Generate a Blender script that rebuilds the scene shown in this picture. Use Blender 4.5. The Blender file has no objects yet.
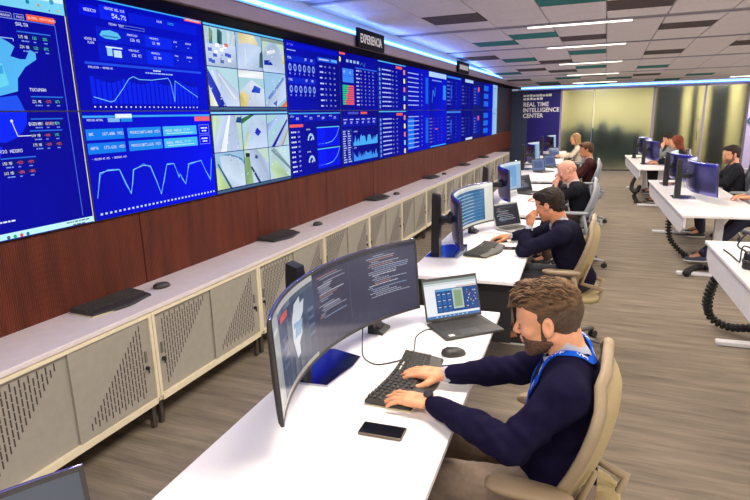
import bpy, bmesh, math, random
import numpy as np
from mathutils import Vector, Matrix, Euler
PI = math.pi
random.seed(7)
scene = bpy.context.scene
COL = scene.collection

# ------------------------------------------------------------------ camera
cam_data = bpy.data.cameras.new('camera')
cam = bpy.data.objects.new('camera', cam_data)
COL.objects.link(cam)
yaw, pitch, roll = math.radians(22.14), math.radians(13.47), math.radians(-1.4)
cy_, sy_, cp_, sp_ = math.cos(yaw), math.sin(yaw), math.cos(pitch), math.sin(pitch)
Fv = Vector((-sy_*cp_, cy_*cp_, -sp_)); Rv = Vector((cy_, sy_, 0)); Uv = Rv.cross(Fv)
cr_, sr_ = math.cos(roll), math.sin(roll)
R2 = cr_*Rv + sr_*Uv; U2 = -sr_*Rv + cr_*Uv
M = Matrix((R2, U2, -Fv)).transposed().to_4x4()
M.translation = Vector((0, 0, 1.81))
cam.matrix_world = M
cam_data.sensor_width = 36.0
cam_data.lens = 36.0*562.4/750.0
cam_data.clip_start = 0.05; cam_data.clip_end = 100
scene.camera = cam

# ------------------------------------------------------------------ world, exposure
world = bpy.data.worlds.new('world'); scene.world = world
world.use_nodes = True
world.node_tree.nodes['Background'].inputs[0].default_value = (0.55, 0.6, 0.75, 1)
world.node_tree.nodes['Background'].inputs[1].default_value = 0.35
vs = scene.view_settings
vs.view_transform = 'Standard'; vs.look = 'None'; vs.gamma = 1; vs.use_curve_mapping = False
vs.exposure = 0.22
scene.cycles.use_denoising = True
scene.cycles.max_bounces = 6; scene.cycles.diffuse_bounces = 3; scene.cycles.glossy_bounces = 4
scene.cycles.transmission_bounces = 6; scene.cycles.transparent_max_bounces = 8
scene.cycles.caustics_reflective = False; scene.cycles.caustics_refractive = False
scene.cycles.sample_clamp_indirect = 4

LAMP_W = 50.0          # watts of one linear ceiling fixture
FILL_W = 34.0           # watts of one unseen fill light added beside the room
COVE_E = 2.2           # emission of the blue cove strip
SCREEN_E = 0.94        # emission of the screens
FIX_ROWS = [7.33-2.5*k for k in (4, 3, 2, 1)] + [7.33+2.5*k for k in range(0, 5)]
FIX_COLS = [-0.37, 3.45]

def area_lamp(x, y, z, sx, sy, w, col=(1.0, 0.90, 0.76)):
    l = bpy.data.lights.new('lamp_light', 'AREA'); l.shape = 'RECTANGLE'; l.size = sx; l.size_y = sy
    l.energy = w; l.color = col
    o = bpy.data.objects.new('lamp_light', l); COL.objects.link(o); o.location = (x, y, z)
    return o

# ------------------------------------------------------------------ colour and materials
def lin(c):
    out = []
    for v in c[:3]:
        v = v/255.0
        out.append(v/12.92 if v <= 0.04045 else ((v+0.055)/1.055)**2.4)
    return tuple(out)+(1.0,)

MATS = {}
def mat(name, rgb=(128, 128, 128), rough=0.5, metal=0.0, spec=0.5, noise=0, nscale=20, nstretch=(1, 1, 1), bump=0, bscale=200,
        bstretch=(1, 1, 1), coat=0.0, wear=None, sheen=0.0, sub=0.0, emit=None):
    if name in MATS: return MATS[name]
    m = bpy.data.materials.new(name); m.use_nodes = True; MATS[name] = m
    nt = m.node_tree; b = nt.nodes['Principled BSDF']
    b.inputs['Base Color'].default_value = lin(rgb)
    b.inputs['Roughness'].default_value = rough
    b.inputs['Metallic'].default_value = metal
    b.inputs['Specular IOR Level'].default_value = spec
    b.inputs['Coat Weight'].default_value = coat
    b.inputs['Sheen Weight'].default_value = sheen
    if sub:
        b.inputs['Subsurface Weight'].default_value = sub
        b.inputs['Subsurface Radius'].default_value = (0.02, 0.008, 0.004)
    tc = nt.nodes.new('ShaderNodeTexCoord')
    def coords(st):
        mp = nt.nodes.new('ShaderNodeMapping'); mp.inputs['Scale'].default_value = st
        nt.links.new(tc.outputs['Object'], mp.inputs['Vector']); return mp.outputs['Vector']
    # every material is procedural: a small tone variation over the surface
    n = nt.nodes.new('ShaderNodeTexNoise'); n.inputs['Scale'].default_value = nscale; n.inputs['Detail'].default_value = 4
    nt.links.new(coords(nstretch), n.inputs['Vector'])
    rp = nt.nodes.new('ShaderNodeValToRGB')
    a = noise if noise else 0.04
    c0 = tuple(max(0, v*(1-a)) for v in lin(rgb)[:3])+(1,); c1 = tuple(min(1, v*(1+a)) for v in lin(rgb)[:3])+(1,)
    if wear: c1 = lin(wear)
    rp.color_ramp.elements[0].position = 0.32; rp.color_ramp.elements[1].position = 0.68
    rp.color_ramp.elements[0].color = c0; rp.color_ramp.elements[1].color = c1
    nt.links.new(n.outputs['Fac'], rp.inputs['Fac'])
    nt.links.new(rp.outputs['Color'], b.inputs['Base Color'])
    if bump:
        n2 = nt.nodes.new('ShaderNodeTexNoise'); n2.inputs['Scale'].default_value = bscale; n2.inputs['Detail'].default_value = 3
        nt.links.new(coords(bstretch), n2.inputs['Vector'])
        bp = nt.nodes.new('ShaderNodeBump'); bp.inputs['Strength'].default_value = bump; bp.inputs['Distance'].default_value = 0.004
        nt.links.new(n2.outputs['Fac'], bp.inputs['Height']); nt.links.new(bp.outputs['Normal'], b.inputs['Normal'])
    if emit:
        b.inputs['Emission Color'].default_value = lin(emit[0]); b.inputs['Emission Strength'].default_value = emit[1]
    return m

def emis(name, rgb, e):
    if name in MATS: return MATS[name]
    m = bpy.data.materials.new(name); m.use_nodes = True; MATS[name] = m
    nt = m.node_tree; nt.nodes.clear()
    em = nt.nodes.new('ShaderNodeEmission'); em.inputs[0].default_value = lin(rgb); em.inputs[1].default_value = e
    o = nt.nodes.new('ShaderNodeOutputMaterial'); nt.links.new(em.outputs[0], o.inputs[0])
    return m

def screen_mat(name, e, rough=0.25, spec=0.5):
    # lit pixels: the picture on a screen is a colour attribute of the screen's own mesh, under a slightly glossy face
    m = bpy.data.materials.new(name); m.use_nodes = True; MATS[name] = m
    nt = m.node_tree; b = nt.nodes['Principled BSDF']
    at = nt.nodes.new('ShaderNodeAttribute'); at.attribute_name = 'Col'
    b.inputs['Base Color'].default_value = (0.004, 0.004, 0.006, 1); b.inputs['Roughness'].default_value = rough; b.inputs['Specular IOR Level'].default_value = spec
    nt.links.new(at.outputs['Color'], b.inputs['Emission Color'])
    tc = nt.nodes.new('ShaderNodeTexCoord'); n = nt.nodes.new('ShaderNodeTexNoise'); n.inputs['Scale'].default_value = 3.0
    nt.links.new(tc.outputs['Object'], n.inputs['Vector'])
    mr = nt.nodes.new('ShaderNodeMapRange'); mr.inputs['From Min'].default_value = 0.3; mr.inputs['From Max'].default_value = 0.7
    mr.inputs['To Min'].default_value = e*0.94; mr.inputs['To Max'].default_value = e*1.06
    nt.links.new(n.outputs['Fac'], mr.inputs['Value']); nt.links.new(mr.outputs[0], b.inputs['Emission Strength'])
    return m

MAT_WALLSCREEN = screen_mat('video_wall_picture', SCREEN_E, 0.45, 0.0)
MAT_SCREEN = screen_mat('monitor_picture', 0.85, 0.16)

# ------------------------------------------------------------------ mesh helpers
class MB:
    def __init__(s): s.v = []; s.f = []; s.sm = []
    def add(s, vs, fs, smooth=False):
        o = len(s.v); s.v += [tuple(v) for v in vs]; s.f += [tuple(o+i for i in f) for f in fs]; s.sm += [smooth]*len(fs); return s
    def box(s, c, d, rot=None):
        hx, hy, hz = d[0]/2, d[1]/2, d[2]/2
        P = [Vector((x, y, z)) for x in (-hx, hx) for y in (-hy, hy) for z in (-hz, hz)]
        if rot is not None: P = [rot @ p for p in P]
        c = Vector(c); P = [p+c for p in P]
        return s.add(P, [(0, 1, 3, 2), (4, 6, 7, 5), (0, 4, 5, 1), (2, 3, 7, 6), (0, 2, 6, 4), (1, 5, 7, 3)])
    def span(s, a, b):
        return s.box([(a[i]+b[i])/2 for i in range(3)], [abs(b[i]-a[i]) for i in range(3)])
    def rbox(s, c, d, r=0.004, seg=2, rot=None, smooth=False):
        bm = bmesh.new(); bmesh.ops.create_cube(bm, size=1.0)
        for v in bm.verts: v.co = Vector((v.co.x*d[0], v.co.y*d[1], v.co.z*d[2]))
        bmesh.ops.bevel(bm, geom=bm.edges[:], offset=min(r, min(d)*0.49), segments=seg, affect='EDGES', profile=0.5)
        P = []
        for v in bm.verts:
            p = v.co.copy()
            if rot is not None: p = rot @ p
            P.append(p+Vector(c))
        bm.verts.index_update(); F = [tuple(v.index for v in f.verts) for f in bm.faces]; bm.free()
        return s.add(P, F, smooth)
    def tube(s, pts, rad, n=8, caps=True, squash=None, smooth=True):
        pts = [Vector(p) for p in pts]
        if not hasattr(rad, '__len__'): rad = [rad]*len(pts)
        V = []; F = []; prev = None
        for i, p in enumerate(pts):
            t = (pts[min(i+1, len(pts)-1)]-pts[max(i-1, 0)]).normalized()
            if prev is None:
                a = Vector((0, 0, 1)) if abs(t.z) < 0.9 else Vector((0, 1, 0))
                u = t.cross(a).normalized()
            else:
                u = (prev - t*prev.dot(t)).normalized()
            prev = u; w = t.cross(u)
            for k in range(n):
                an = 2*PI*k/n
                V.append(p + (u*math.cos(an)*(squash or 1) + w*math.sin(an))*rad[i])
        for i in range(len(pts)-1):
            for k in range(n):
                a = i*n+k; b = i*n+(k+1) % n
                F.append((a, b, b+n, a+n))
        s.add(V, F, smooth)
        if caps:
            o = len(s.v)-len(V)
            s.f.append(tuple(o+k for k in reversed(range(n)))); s.sm.append(False)
            s.f.append(tuple(o+(len(pts)-1)*n+k for k in range(n))); s.sm.append(False)
        return s
    def cyl(s, a, b, r, r2=None, n=16): return s.tube([a, b], [r, r if r2 is None else r2], n)
    def lathe(s, c, prof, n=20):
        V = []; F = []
        for r, z in prof:
            for k in range(n):
                V.append((c[0]+r*math.cos(2*PI*k/n), c[1]+r*math.sin(2*PI*k/n), c[2]+z))
        for i in range(len(prof)-1):
            for k in range(n):
                a = i*n+k; b = i*n+(k+1) % n; F.append((a, b, b+n, a+n))
        F.append(tuple(reversed(range(n)))); F.append(tuple((len(prof)-1)*n+k for k in range(n)))
        return s.add(V, F, True)
    def prism(s, poly, axis, a, b):
        # poly: 2D points; axis: the axis it is extruded along
        n = len(poly); V = []
        for h in (a, b):
            for (p, q) in poly:
                V.append({'x': (h, p, q), 'y': (p, h, q), 'z': (p, q, h)}[axis])
        F = [tuple(range(n))[::-1], tuple(range(n, 2*n))]+[(i, (i+1) % n, (i+1) % n+n, i+n) for i in range(n)]
        return s.add(V, F)
    def mesh(s, name='m'):
        me = bpy.data.meshes.new(name); me.from_pydata(s.v, [], s.f)
        bm = bmesh.new(); bm.from_mesh(me); bmesh.ops.recalc_face_normals(bm, faces=bm.faces[:]); bm.to_mesh(me); bm.free()
        me.polygons.foreach_set('use_smooth', s.sm[:len(me.polygons)] if len(me.polygons) == len(s.sm) else [False]*len(me.polygons))
        me.update(); return me
    def build(s, name, m, parent=None):
        me = s.mesh(name)
        return link(name, me, m, parent)

def link(name, me, m, parent=None):
    o = bpy.data.objects.new(name, me); COL.objects.link(o)
    if m is not None and not me.materials: me.materials.append(m)
    if parent is not None: o.parent = parent
    return o
def tag(o, label=None, cat=None, group=None, kind=None):
    if label: o['label'] = label
    if cat: o['category'] = cat
    if group: o['group'] = group
    if kind: o['kind'] = kind
    return o
def empty(name, loc=(0, 0, 0), rz=0.0):
    o = bpy.data.objects.new(name, None); COL.objects.link(o); o.location = loc; o.rotation_euler = (0, 0, rz)
    o.empty_display_size = 0.1; return o
def thing(name, label, cat, loc=(0, 0, 0), rz=0.0, group=None):
    return tag(empty(name, loc, rz), label, cat, group)
def kids(o): return [c for c in COL.objects if c.parent == o]
def copy_tree(o, parent=None, table=None):
    if table is None:
        table = {}
        for c in COL.objects:
            if c.parent: table.setdefault(c.parent.name, []).append(c)
    c = o.copy(); COL.objects.link(c)
    if parent is not None: c.parent = parent
    for ch in table.get(o.name, []): copy_tree(ch, c, table)
    return c
def struct(o): o['kind'] = 'structure'; return o

# 5x7 lettering for the screens
FONT = {'0': '3E5149453E', '1': '00427F4000', '2': '4261514946', '3': '2141454B31', '4': '1814127F10', '5': '2745454539', '6': '3C4A494930',
 '7': '0171090503', '8': '3649494936', '9': '064949291E', 'A': '7E1111117E', 'B': '7F49494936', 'C': '3E41414122', 'D': '7F4141221C',
 'E': '7F49494941', 'F': '7F09090901', 'G': '3E4149497A', 'H': '7F0808087F', 'I': '00417F4100', 'J': '2040413F01', 'K': '7F08142241',
 'L': '7F40404040', 'M': '7F020C027F', 'N': '7F0408107F', 'O': '3E4141413E', 'P': '7F09090906', 'Q': '3E4151215E', 'R': '7F09192946',
 'S': '4649494931', 'T': '01017F0101', 'U': '3F4040403F', 'V': '1F2040201F', 'W': '3F4038403F', 'X': '6314081463', 'Y': '0708700807',
 'Z': '6151494543', '%': '2313086462', '.': '0060600000', ':': '0036360000', '-': '0808080808', '/': '2010080402', ' ': '0000000000', '(': '001C224100', ')': '0041221C00', '3.': ''}

class Canvas:
    """Flat print / lit picture as coloured faces. fn(u, v, off) -> 3-D point; u right, v up, both in metres."""
    def __init__(s, fn, du=None): s.fn = fn; s.v = []; s.f = []; s.c = []; s.layer = 0; s.du = du
    def _add(s, pts, col, off):
        o = len(s.v); s.v += [tuple(s.fn(u, v, off)) for u, v in pts]; s.f.append(tuple(range(o, o+len(pts))))
        if isinstance(col[0], (tuple, list)): s.c.append([lin(c) for c in col])
        else: s.c.append([lin(col)]*len(pts))
    def up(s, n=1): s.layer += n; return s
    def rect(s, u0, v0, u1, v1, col, lay=None):
        off = (s.layer if lay is None else lay)*0.0004
        n = 1 if not s.du else max(1, int(math.ceil(abs(u1-u0)/s.du)))
        for i in range(n):
            a = u0+(u1-u0)*i/n; b = u0+(u1-u0)*(i+1)/n
            s._add([(a, v0), (b, v0), (b, v1), (a, v1)], col, off)
        return s
    def poly(s, pts, col, lay=None):
        s._add(pts, col, (s.layer if lay is None else lay)*0.0004); return s
    def line(s, pts, w, col, lay=None):
        off = (s.layer if lay is None else lay)*0.0004
        for (a, b), (c, d) in zip(pts[:-1], pts[1:]):
            L = math.hypot(c-a, d-b) or 1e-6; nx, ny = -(d-b)/L*w/2, (c-a)/L*w/2
            s._add([(a+nx, b+ny), (a-nx, b-ny), (c-nx, d-ny), (c+nx, d+ny)], col, off)
        return s
    def text(s, t, u, v, h, col, lay=None, wide=1.0):
        px = h/7.0; pw = px*wide
        off = (s.layer if lay is None else lay)*0.0004
        for ch in t.upper():
            g = FONT.get(ch, FONT['-']); 
            for i in range(5):
                bits = int(g[i*2:i*2+2], 16); j = 0
                while j < 7:
                    if bits >> j & 1:
                        k = j
                        while k < 7 and bits >> k & 1: k += 1
                        s._add([(u+i*pw, v+h-k*px), (u+(i+1)*pw, v+h-k*px), (u+(i+1)*pw, v+h-j*px), (u+i*pw, v+h-j*px)], col, off)
                        j = k
                    else: j += 1
            u += 6*pw
        return u
    def scribble(s, u0, v, u1, h, col, lay=None, rnd=random):
        # a line of words too small to read
        u = u0
        while u < u1:
            w = rnd.uniform(1.2, 4.5)*h
            s.rect(u, v, min(u+w, u1), v+h, col, lay); u += w+h*0.6
    def build(s, name, m, parent=None):
        me = bpy.data.meshes.new(name); me.from_pydata(s.v, [], s.f)
        at = me.color_attributes.new('Col', 'FLOAT_COLOR', 'CORNER')
        flat = [x for cs in s.c for c in cs for x in c]
        at.data.foreach_set('color', flat); me.update()
        return link(name, me, m, parent)
# ------------------------------------------------------------------ organic surfaces: smooth-blended solids -> one continuous mesh
def _n(a): return np.array(a, float)
def rc(a, b, r1, r2): return ('rc', _n(a), _n(b), float(r1), float(r2))
def el(c, r, R=None): return ('el', _n(c), _n(r), None if R is None else np.array(R, float))
def bx(c, h, r, R=None): return ('bx', _n(c), _n(h), float(r), None if R is None else np.array(R, float))
def hs(c, n): return ('hs', _n(c), _n(n)/np.linalg.norm(n))          # half space, inside where (p-c).n < 0
def pd(pr, p):
    t = pr[0]
    if t == 'rc':
        _, a, b, r1, r2 = pr
        ba = b-a; l2 = ba@ba; pa = p-a
        h = np.clip((pa@ba)/max(l2, 1e-9), 0, 1)
        return np.linalg.norm(pa-h[:, None]*ba, axis=1)-(r1+(r2-r1)*h)
    if t == 'el':
        _, c, r, R = pr
        q = p-c
        if R is not None: q = q@R
        k0 = np.linalg.norm(q/r, axis=1); k1 = np.linalg.norm(q/(r*r), axis=1)
        return np.where(k1 < 1e-6, -r.min(), k0*(k0-1)/np.maximum(k1, 1e-6))
    if t == 'bx':
        _, c, h, r, R = pr
        q = p-c
        if R is not None: q = q@R
        q = np.abs(q)-(h-r)
        return np.linalg.norm(np.maximum(q, 0), axis=1)+np.minimum(q.max(axis=1), 0)-r
    if t == 'hs':
        return (p-pr[1])@pr[2]
def sdf(ops, p, noise=None):
    d = np.full(len(p), 1e3)
    for op, pr, k in ops:
        e = pd(pr, p)
        if op == 'u':
            h = np.clip(0.5+0.5*(d-e)/k, 0, 1); d = np.where(d > 100, e, d*(1-h)+e*h-k*h*(1-h))
        elif op == 's':
            h = np.clip(0.5-0.5*(d+e)/k, 0, 1); d = d*(1-h)-e*h+k*h*(1-h)
        elif op == 'i':
            h = np.clip(0.5-0.5*(d-e)/k, 0, 1); d = d*(1-h)+e*h+k*h*(1-h)
    if noise is not None: d = d+noise(p)
    return d
def sdf_blocks(ops, pts, cen, B, noise=None):
    """The same field on blocks of points (nb, m, 3); a solid too far from a block to change the surface there is skipped."""
    nb_, m, _ = pts.shape; d = np.full((nb_, m), 1e3); hd = B*0.87
    for op, pr, k in ops:
        ec = pd(pr, cen)
        if op == 'u': use = ec < hd*1.6+k
        elif op == 's': use = ec < hd*2.4+k
        else: use = ec > -(hd*2.4+k)
        if not use.any(): continue
        q = pts[use].reshape(-1, 3); e = pd(pr, q).reshape(-1, m); dd = d[use]
        if op == 'u':
            h = np.clip(0.5+0.5*(dd-e)/k, 0, 1); r = np.where(dd > 100, e, dd*(1-h)+e*h-k*h*(1-h))
        elif op == 's':
            h = np.clip(0.5-0.5*(dd+e)/k, 0, 1); r = dd*(1-h)-e*h+k*h*(1-h)
        else:
            h = np.clip(0.5-0.5*(dd-e)/k, 0, 1); r = dd*(1-h)+e*h+k*h*(1-h)
        d[use] = r
    d = np.minimum(d, 1.0)
    if noise is not None: d = d+noise(pts.reshape(-1, 3)).reshape(nb_, m)
    return d
def bounds(ops):
    lo = np.full(3, 1e9); hi = -lo
    for op, pr, k in ops:
        if op != 'u': continue
        if pr[0] == 'rc':
            r = max(pr[3], pr[4]); lo = np.minimum(lo, np.minimum(pr[1], pr[2])-r); hi = np.maximum(hi, np.maximum(pr[1], pr[2])+r)
        elif pr[0] in ('el', 'bx'):
            r = np.linalg.norm(pr[2]) if pr[-1] is not None else pr[2]
            lo = np.minimum(lo, pr[1]-r); hi = np.maximum(hi, pr[1]+r)
    return lo-0.02, hi+0.02
def surface(ops, h, noise=None, nb=8, name='surface'):
    lo, hi = bounds(ops); B = nb*h
    N = np.ceil((hi-lo)/B).astype(int)+1
    ii = np.stack(np.meshgrid(*[np.arange(n) for n in N], indexing='ij'), -1).reshape(-1, 3)
    cen = lo+(ii+0.5)*B
    dc = sdf(ops, cen, noise)
    act = ii[np.abs(dc) < B*1.05+0.012]
    g = np.arange(nb+1); G = np.stack(np.meshgrid(g, g, g, indexing='ij'), -1).reshape(-1, 3)
    n1 = nb+1
    keys = []; verts = []; quads = []
    STR = np.array([N[1]*nb*N[2]*nb+0, N[2]*nb, 1], dtype=np.int64); STR[0] = STR[1]*N[1]*nb
    CH = 400
    edges = []
    for s in range(0, len(act), CH):
        blk = act[s:s+CH]
        pts = lo+((blk[:, None, :]*nb+G[None])*h)
        val = sdf_blocks(ops, pts, lo+(blk+0.5)*B, B, noise).reshape(len(blk), n1, n1, n1)
        ins = val < 0
        c = np.zeros((len(blk), nb, nb, nb), int)
        for dx in (0, 1):
            for dy in (0, 1):
                for dz in (0, 1): c += ins[:, dx:dx+nb, dy:dy+nb, dz:dz+nb]
        m = (c > 0) & (c < 8)
        b, x, y, z = np.nonzero(m)
        if len(b) == 0: continue
        acc = np.zeros((len(b), 3)); cnt = np.zeros(len(b))
        for ax in range(3):
            for o1 in (0, 1):
                for o2 in (0, 1):
                    d0 = [0, 0, 0]; oth = [q for q in range(3) if q != ax]
                    d0[oth[0]] = o1; d0[oth[1]] = o2; d1 = list(d0); d1[ax] = 1
                    a = val[b, x+d0[0], y+d0[1], z+d0[2]]; e = val[b, x+d1[0], y+d1[1], z+d1[2]]
                    cr = (a < 0) != (e < 0); t = np.where(cr, a/np.where(cr, a-e, 1), 0)
                    q = np.array(d0, float)[None].repeat(len(b), 0); q[:, ax] = t
                    acc += q*cr[:, None]; cnt += cr
        cell = blk[b]*nb+np.stack([x, y, z], 1)
        verts.append(lo+(cell+acc/cnt[:, None])*h); keys.append(cell@STR)
        for ax in range(3):
            e0 = ins[:, :nb, :nb, :nb]
            sl = [slice(0, nb)]*3; sl[ax] = slice(1, nb+1)
            e1 = ins[:, sl[0], sl[1], sl[2]]
            b2, x2, y2, z2 = np.nonzero(e0 != e1)
            if len(b2) == 0: continue
            base = (blk[b2]*nb+np.stack([x2, y2, z2], 1))@STR
            flip = ~e0[b2, x2, y2, z2]
            o = [q for q in range(3) if q != ax]; A, C = STR[o[0]], STR[o[1]]
            Q = np.stack([base, base-A, base-A-C, base-C], 1)
            if ax == 1: flip = ~flip
            Q[flip] = Q[flip][:, ::-1]
            edges.append(Q)
    keys = np.concatenate(keys); verts = np.concatenate(verts); Q = np.concatenate(edges)
    o = np.argsort(keys); keys = keys[o]; verts = verts[o]
    ix = np.searchsorted(keys, Q); ix = np.minimum(ix, len(keys)-1)
    ok = (keys[ix] == Q).all(axis=1); ix = ix[ok]
    me = bpy.data.meshes.new(name)
    me.vertices.add(len(verts)); me.vertices.foreach_set('co', verts.astype(np.float32).ravel())
    me.loops.add(ix.size); me.loops.foreach_set('vertex_index', ix.astype(np.int32).ravel())
    me.polygons.add(len(ix)); me.polygons.foreach_set('loop_start', np.arange(0, ix.size, 4, dtype=np.int32))
    me.polygons.foreach_set('use_smooth', np.ones(len(ix), bool))
    me.update(calc_edges=True)
    return me
def snap(ops, p, off=0.0, noise=None, it=8):
    p = np.array(p, float)
    for _ in range(it):
        e = 1e-3
        d = sdf(ops, p[None], noise)[0]
        g = np.array([sdf(ops, (p+dv)[None], noise)[0]-sdf(ops, (p-dv)[None], noise)[0] for dv in np.eye(3)*e])/(2*e)
        g = g/(np.linalg.norm(g)+1e-9); p = p-(d-off)*g
    return p, g
# ------------------------------------------------------------------ people
SKIN = lambda n, rgb: mat(n, rgb, rough=0.5, spec=0.35, noise=0.10, nscale=30, bump=0.12, bscale=400, sub=0.06)
def rotm(axis, deg):
    return np.array(Matrix.Rotation(math.radians(deg), 3, axis))
def unit(v): v = np.array(v, float); return v/np.linalg.norm(v)

def hand_ops(W, d, n, s, sc=1.0, curls=((20, 30, 20),)*4, spread=0.06, thumb=None, k=0.005):
    """wrist W, finger direction d, palm-side normal n, thumb side s (all world)."""
    W = _n(W); d = unit(d); n = unit(n-d*np.dot(n, d)); s = unit(s-d*np.dot(s, d)-n*np.dot(s, n))
    R = np.stack([d, s, n], 1); ops = []
    ops.append(('u', rc(W-d*0.01, W+d*0.03*sc, 0.024*sc, 0.023*sc), 0.012))
    ops.append(('u', bx(W+d*0.052*sc, (0.040*sc, 0.038*sc, 0.0125*sc), 0.011*sc, R), 0.012))
    ops.append(('u', rc(W+d*0.02*sc+s*0.016*sc+n*0.006*sc, W+d*0.05*sc+s*0.026*sc+n*0.010*sc, 0.017*sc, 0.014*sc), 0.012))
    lat = (0.029, 0.0098, -0.0095, -0.028); fwd = (0.086, 0.091, 0.087, 0.078); ln = (0.94, 1.05, 0.98, 0.76)
    for i in range(4):
        b = W+d*fwd[i]*sc+s*lat[i]*sc; di = unit(d+s*(1.5-i)*spread); th = 0.0; c = curls[i % len(curls)]
        rr = (0.0098, 0.0088, 0.0079, 0.0068) if i < 3 else (0.0085, 0.0076, 0.0069, 0.006)
        ops.append(('u', rc(b-d*0.02*sc, b, 0.0105*sc, rr[0]*sc), 0.008))
        for j, L in enumerate((0.043, 0.027, 0.021)):
            th += math.radians(c[j]); dj = di*math.cos(th)+n*math.sin(th); e = b+dj*L*ln[i]*sc
            ops.append(('u', rc(b, e, rr[j]*sc, rr[j+1]*sc), 0.003)); b = e
    t = thumb or ((0.62, 0.72, 0.25), (0.85, 0.42, 0.30), (0.95, 0.15, 0.25))
    b = W+(d*0.022+s*0.026+n*0.006)*sc
    for j, (L, r1, r2) in enumerate(((0.042, 0.015, 0.0115), (0.033, 0.0115, 0.0095), (0.026, 0.0095, 0.0075))):
        v = unit(d*t[j][0]+s*t[j][1]+n*t[j][2]); e = b+v*L*sc
        ops.append(('u', rc(b, e, r1*sc, r2*sc), 0.006)); b = e
    return ops

def head_ops(T, R, fem=False):
    """T maps head-local points (x forward, y left, z up) to world; R the head basis."""
    o = []
    def E(c, r, k=0.02, op='u'): o.append((op, el(T(c), r, R), k))
    def C(a, b, r1, r2, k=0.01, op='u'): o.append((op, rc(T(a), T(b), r1, r2), k))
    E((-0.012, 0, 0.04), (0.098, 0.076, 0.088), 0.01)
    E((0.04, 0, 0.045), (0.055, 0.064, 0.06), 0.03)
    E((0.045, 0, -0.02), (0.048, 0.056, 0.068), 0.03)
    E((0.03, 0, -0.055), (0.052, 0.055, 0.04), 0.025)
    C((0.0, 0.052, -0.045), (0.062, 0.022, -0.082), 0.018, 0.016, 0.02); C((0.0, -0.052, -0.045), (0.062, -0.022, -0.082), 0.018, 0.016, 0.02)
    C((0.074, -0.012, -0.085), (0.074, 0.012, -0.085), 0.018, 0.018, 0.02)
    C((0.082, -0.034, 0.032), (0.088, -0.012, 0.030), 0.010, 0.011, 0.015); C((0.082, 0.034, 0.032), (0.088, 0.012, 0.030), 0.010, 0.011, 0.015)
    for s in (1, -1):
        E((0.098, 0.031*s, 0.010), (0.018, 0.016, 0.011), 0.012, 's')
        E((0.078, 0.031*s, 0.010), (0.014, 0.015, 0.012), 0.004)
        E((0.068, 0.045*s, -0.015), (0.022, 0.018, 0.017), 0.02)
    C((0.092, 0, 0.022), (0.117, 0, -0.018), 0.008, 0.0095, 0.012)
    for s in (1, -1): E((0.104, 0.011*s, -0.023), (0.011, 0.007, 0.007), 0.005)
    C((0.092, -0.016, -0.047), (0.099, 0, -0.045), 0.006, 0.0075, 0.007); C((0.092, 0.016, -0.047), (0.099, 0, -0.045), 0.006, 0.0075, 0.007)
    C((0.089, -0.014, -0.057), (0.096, 0, -0.058), 0.006, 0.0085, 0.006); C((0.089, 0.014, -0.057), (0.096, 0, -0.058), 0.006, 0.0085, 0.006)
    for s in (1, -1):
        Re = R @ rotm('Z', 18*s) @ rotm('Y', -8)
        c = (-0.004, 0.083*s, 0.004)
        o.append(('u', el(T(c), (0.019, 0.009, 0.033), Re), 0.004))
        o.append(('s', el(T((-0.002, 0.094*s, 0.008)), (0.010, 0.009, 0.018), Re), 0.004))
        o.append(('u', el(T((0.004, 0.079*s, -0.022)), (0.009, 0.007, 0.010), Re), 0.006))
    return o

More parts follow.
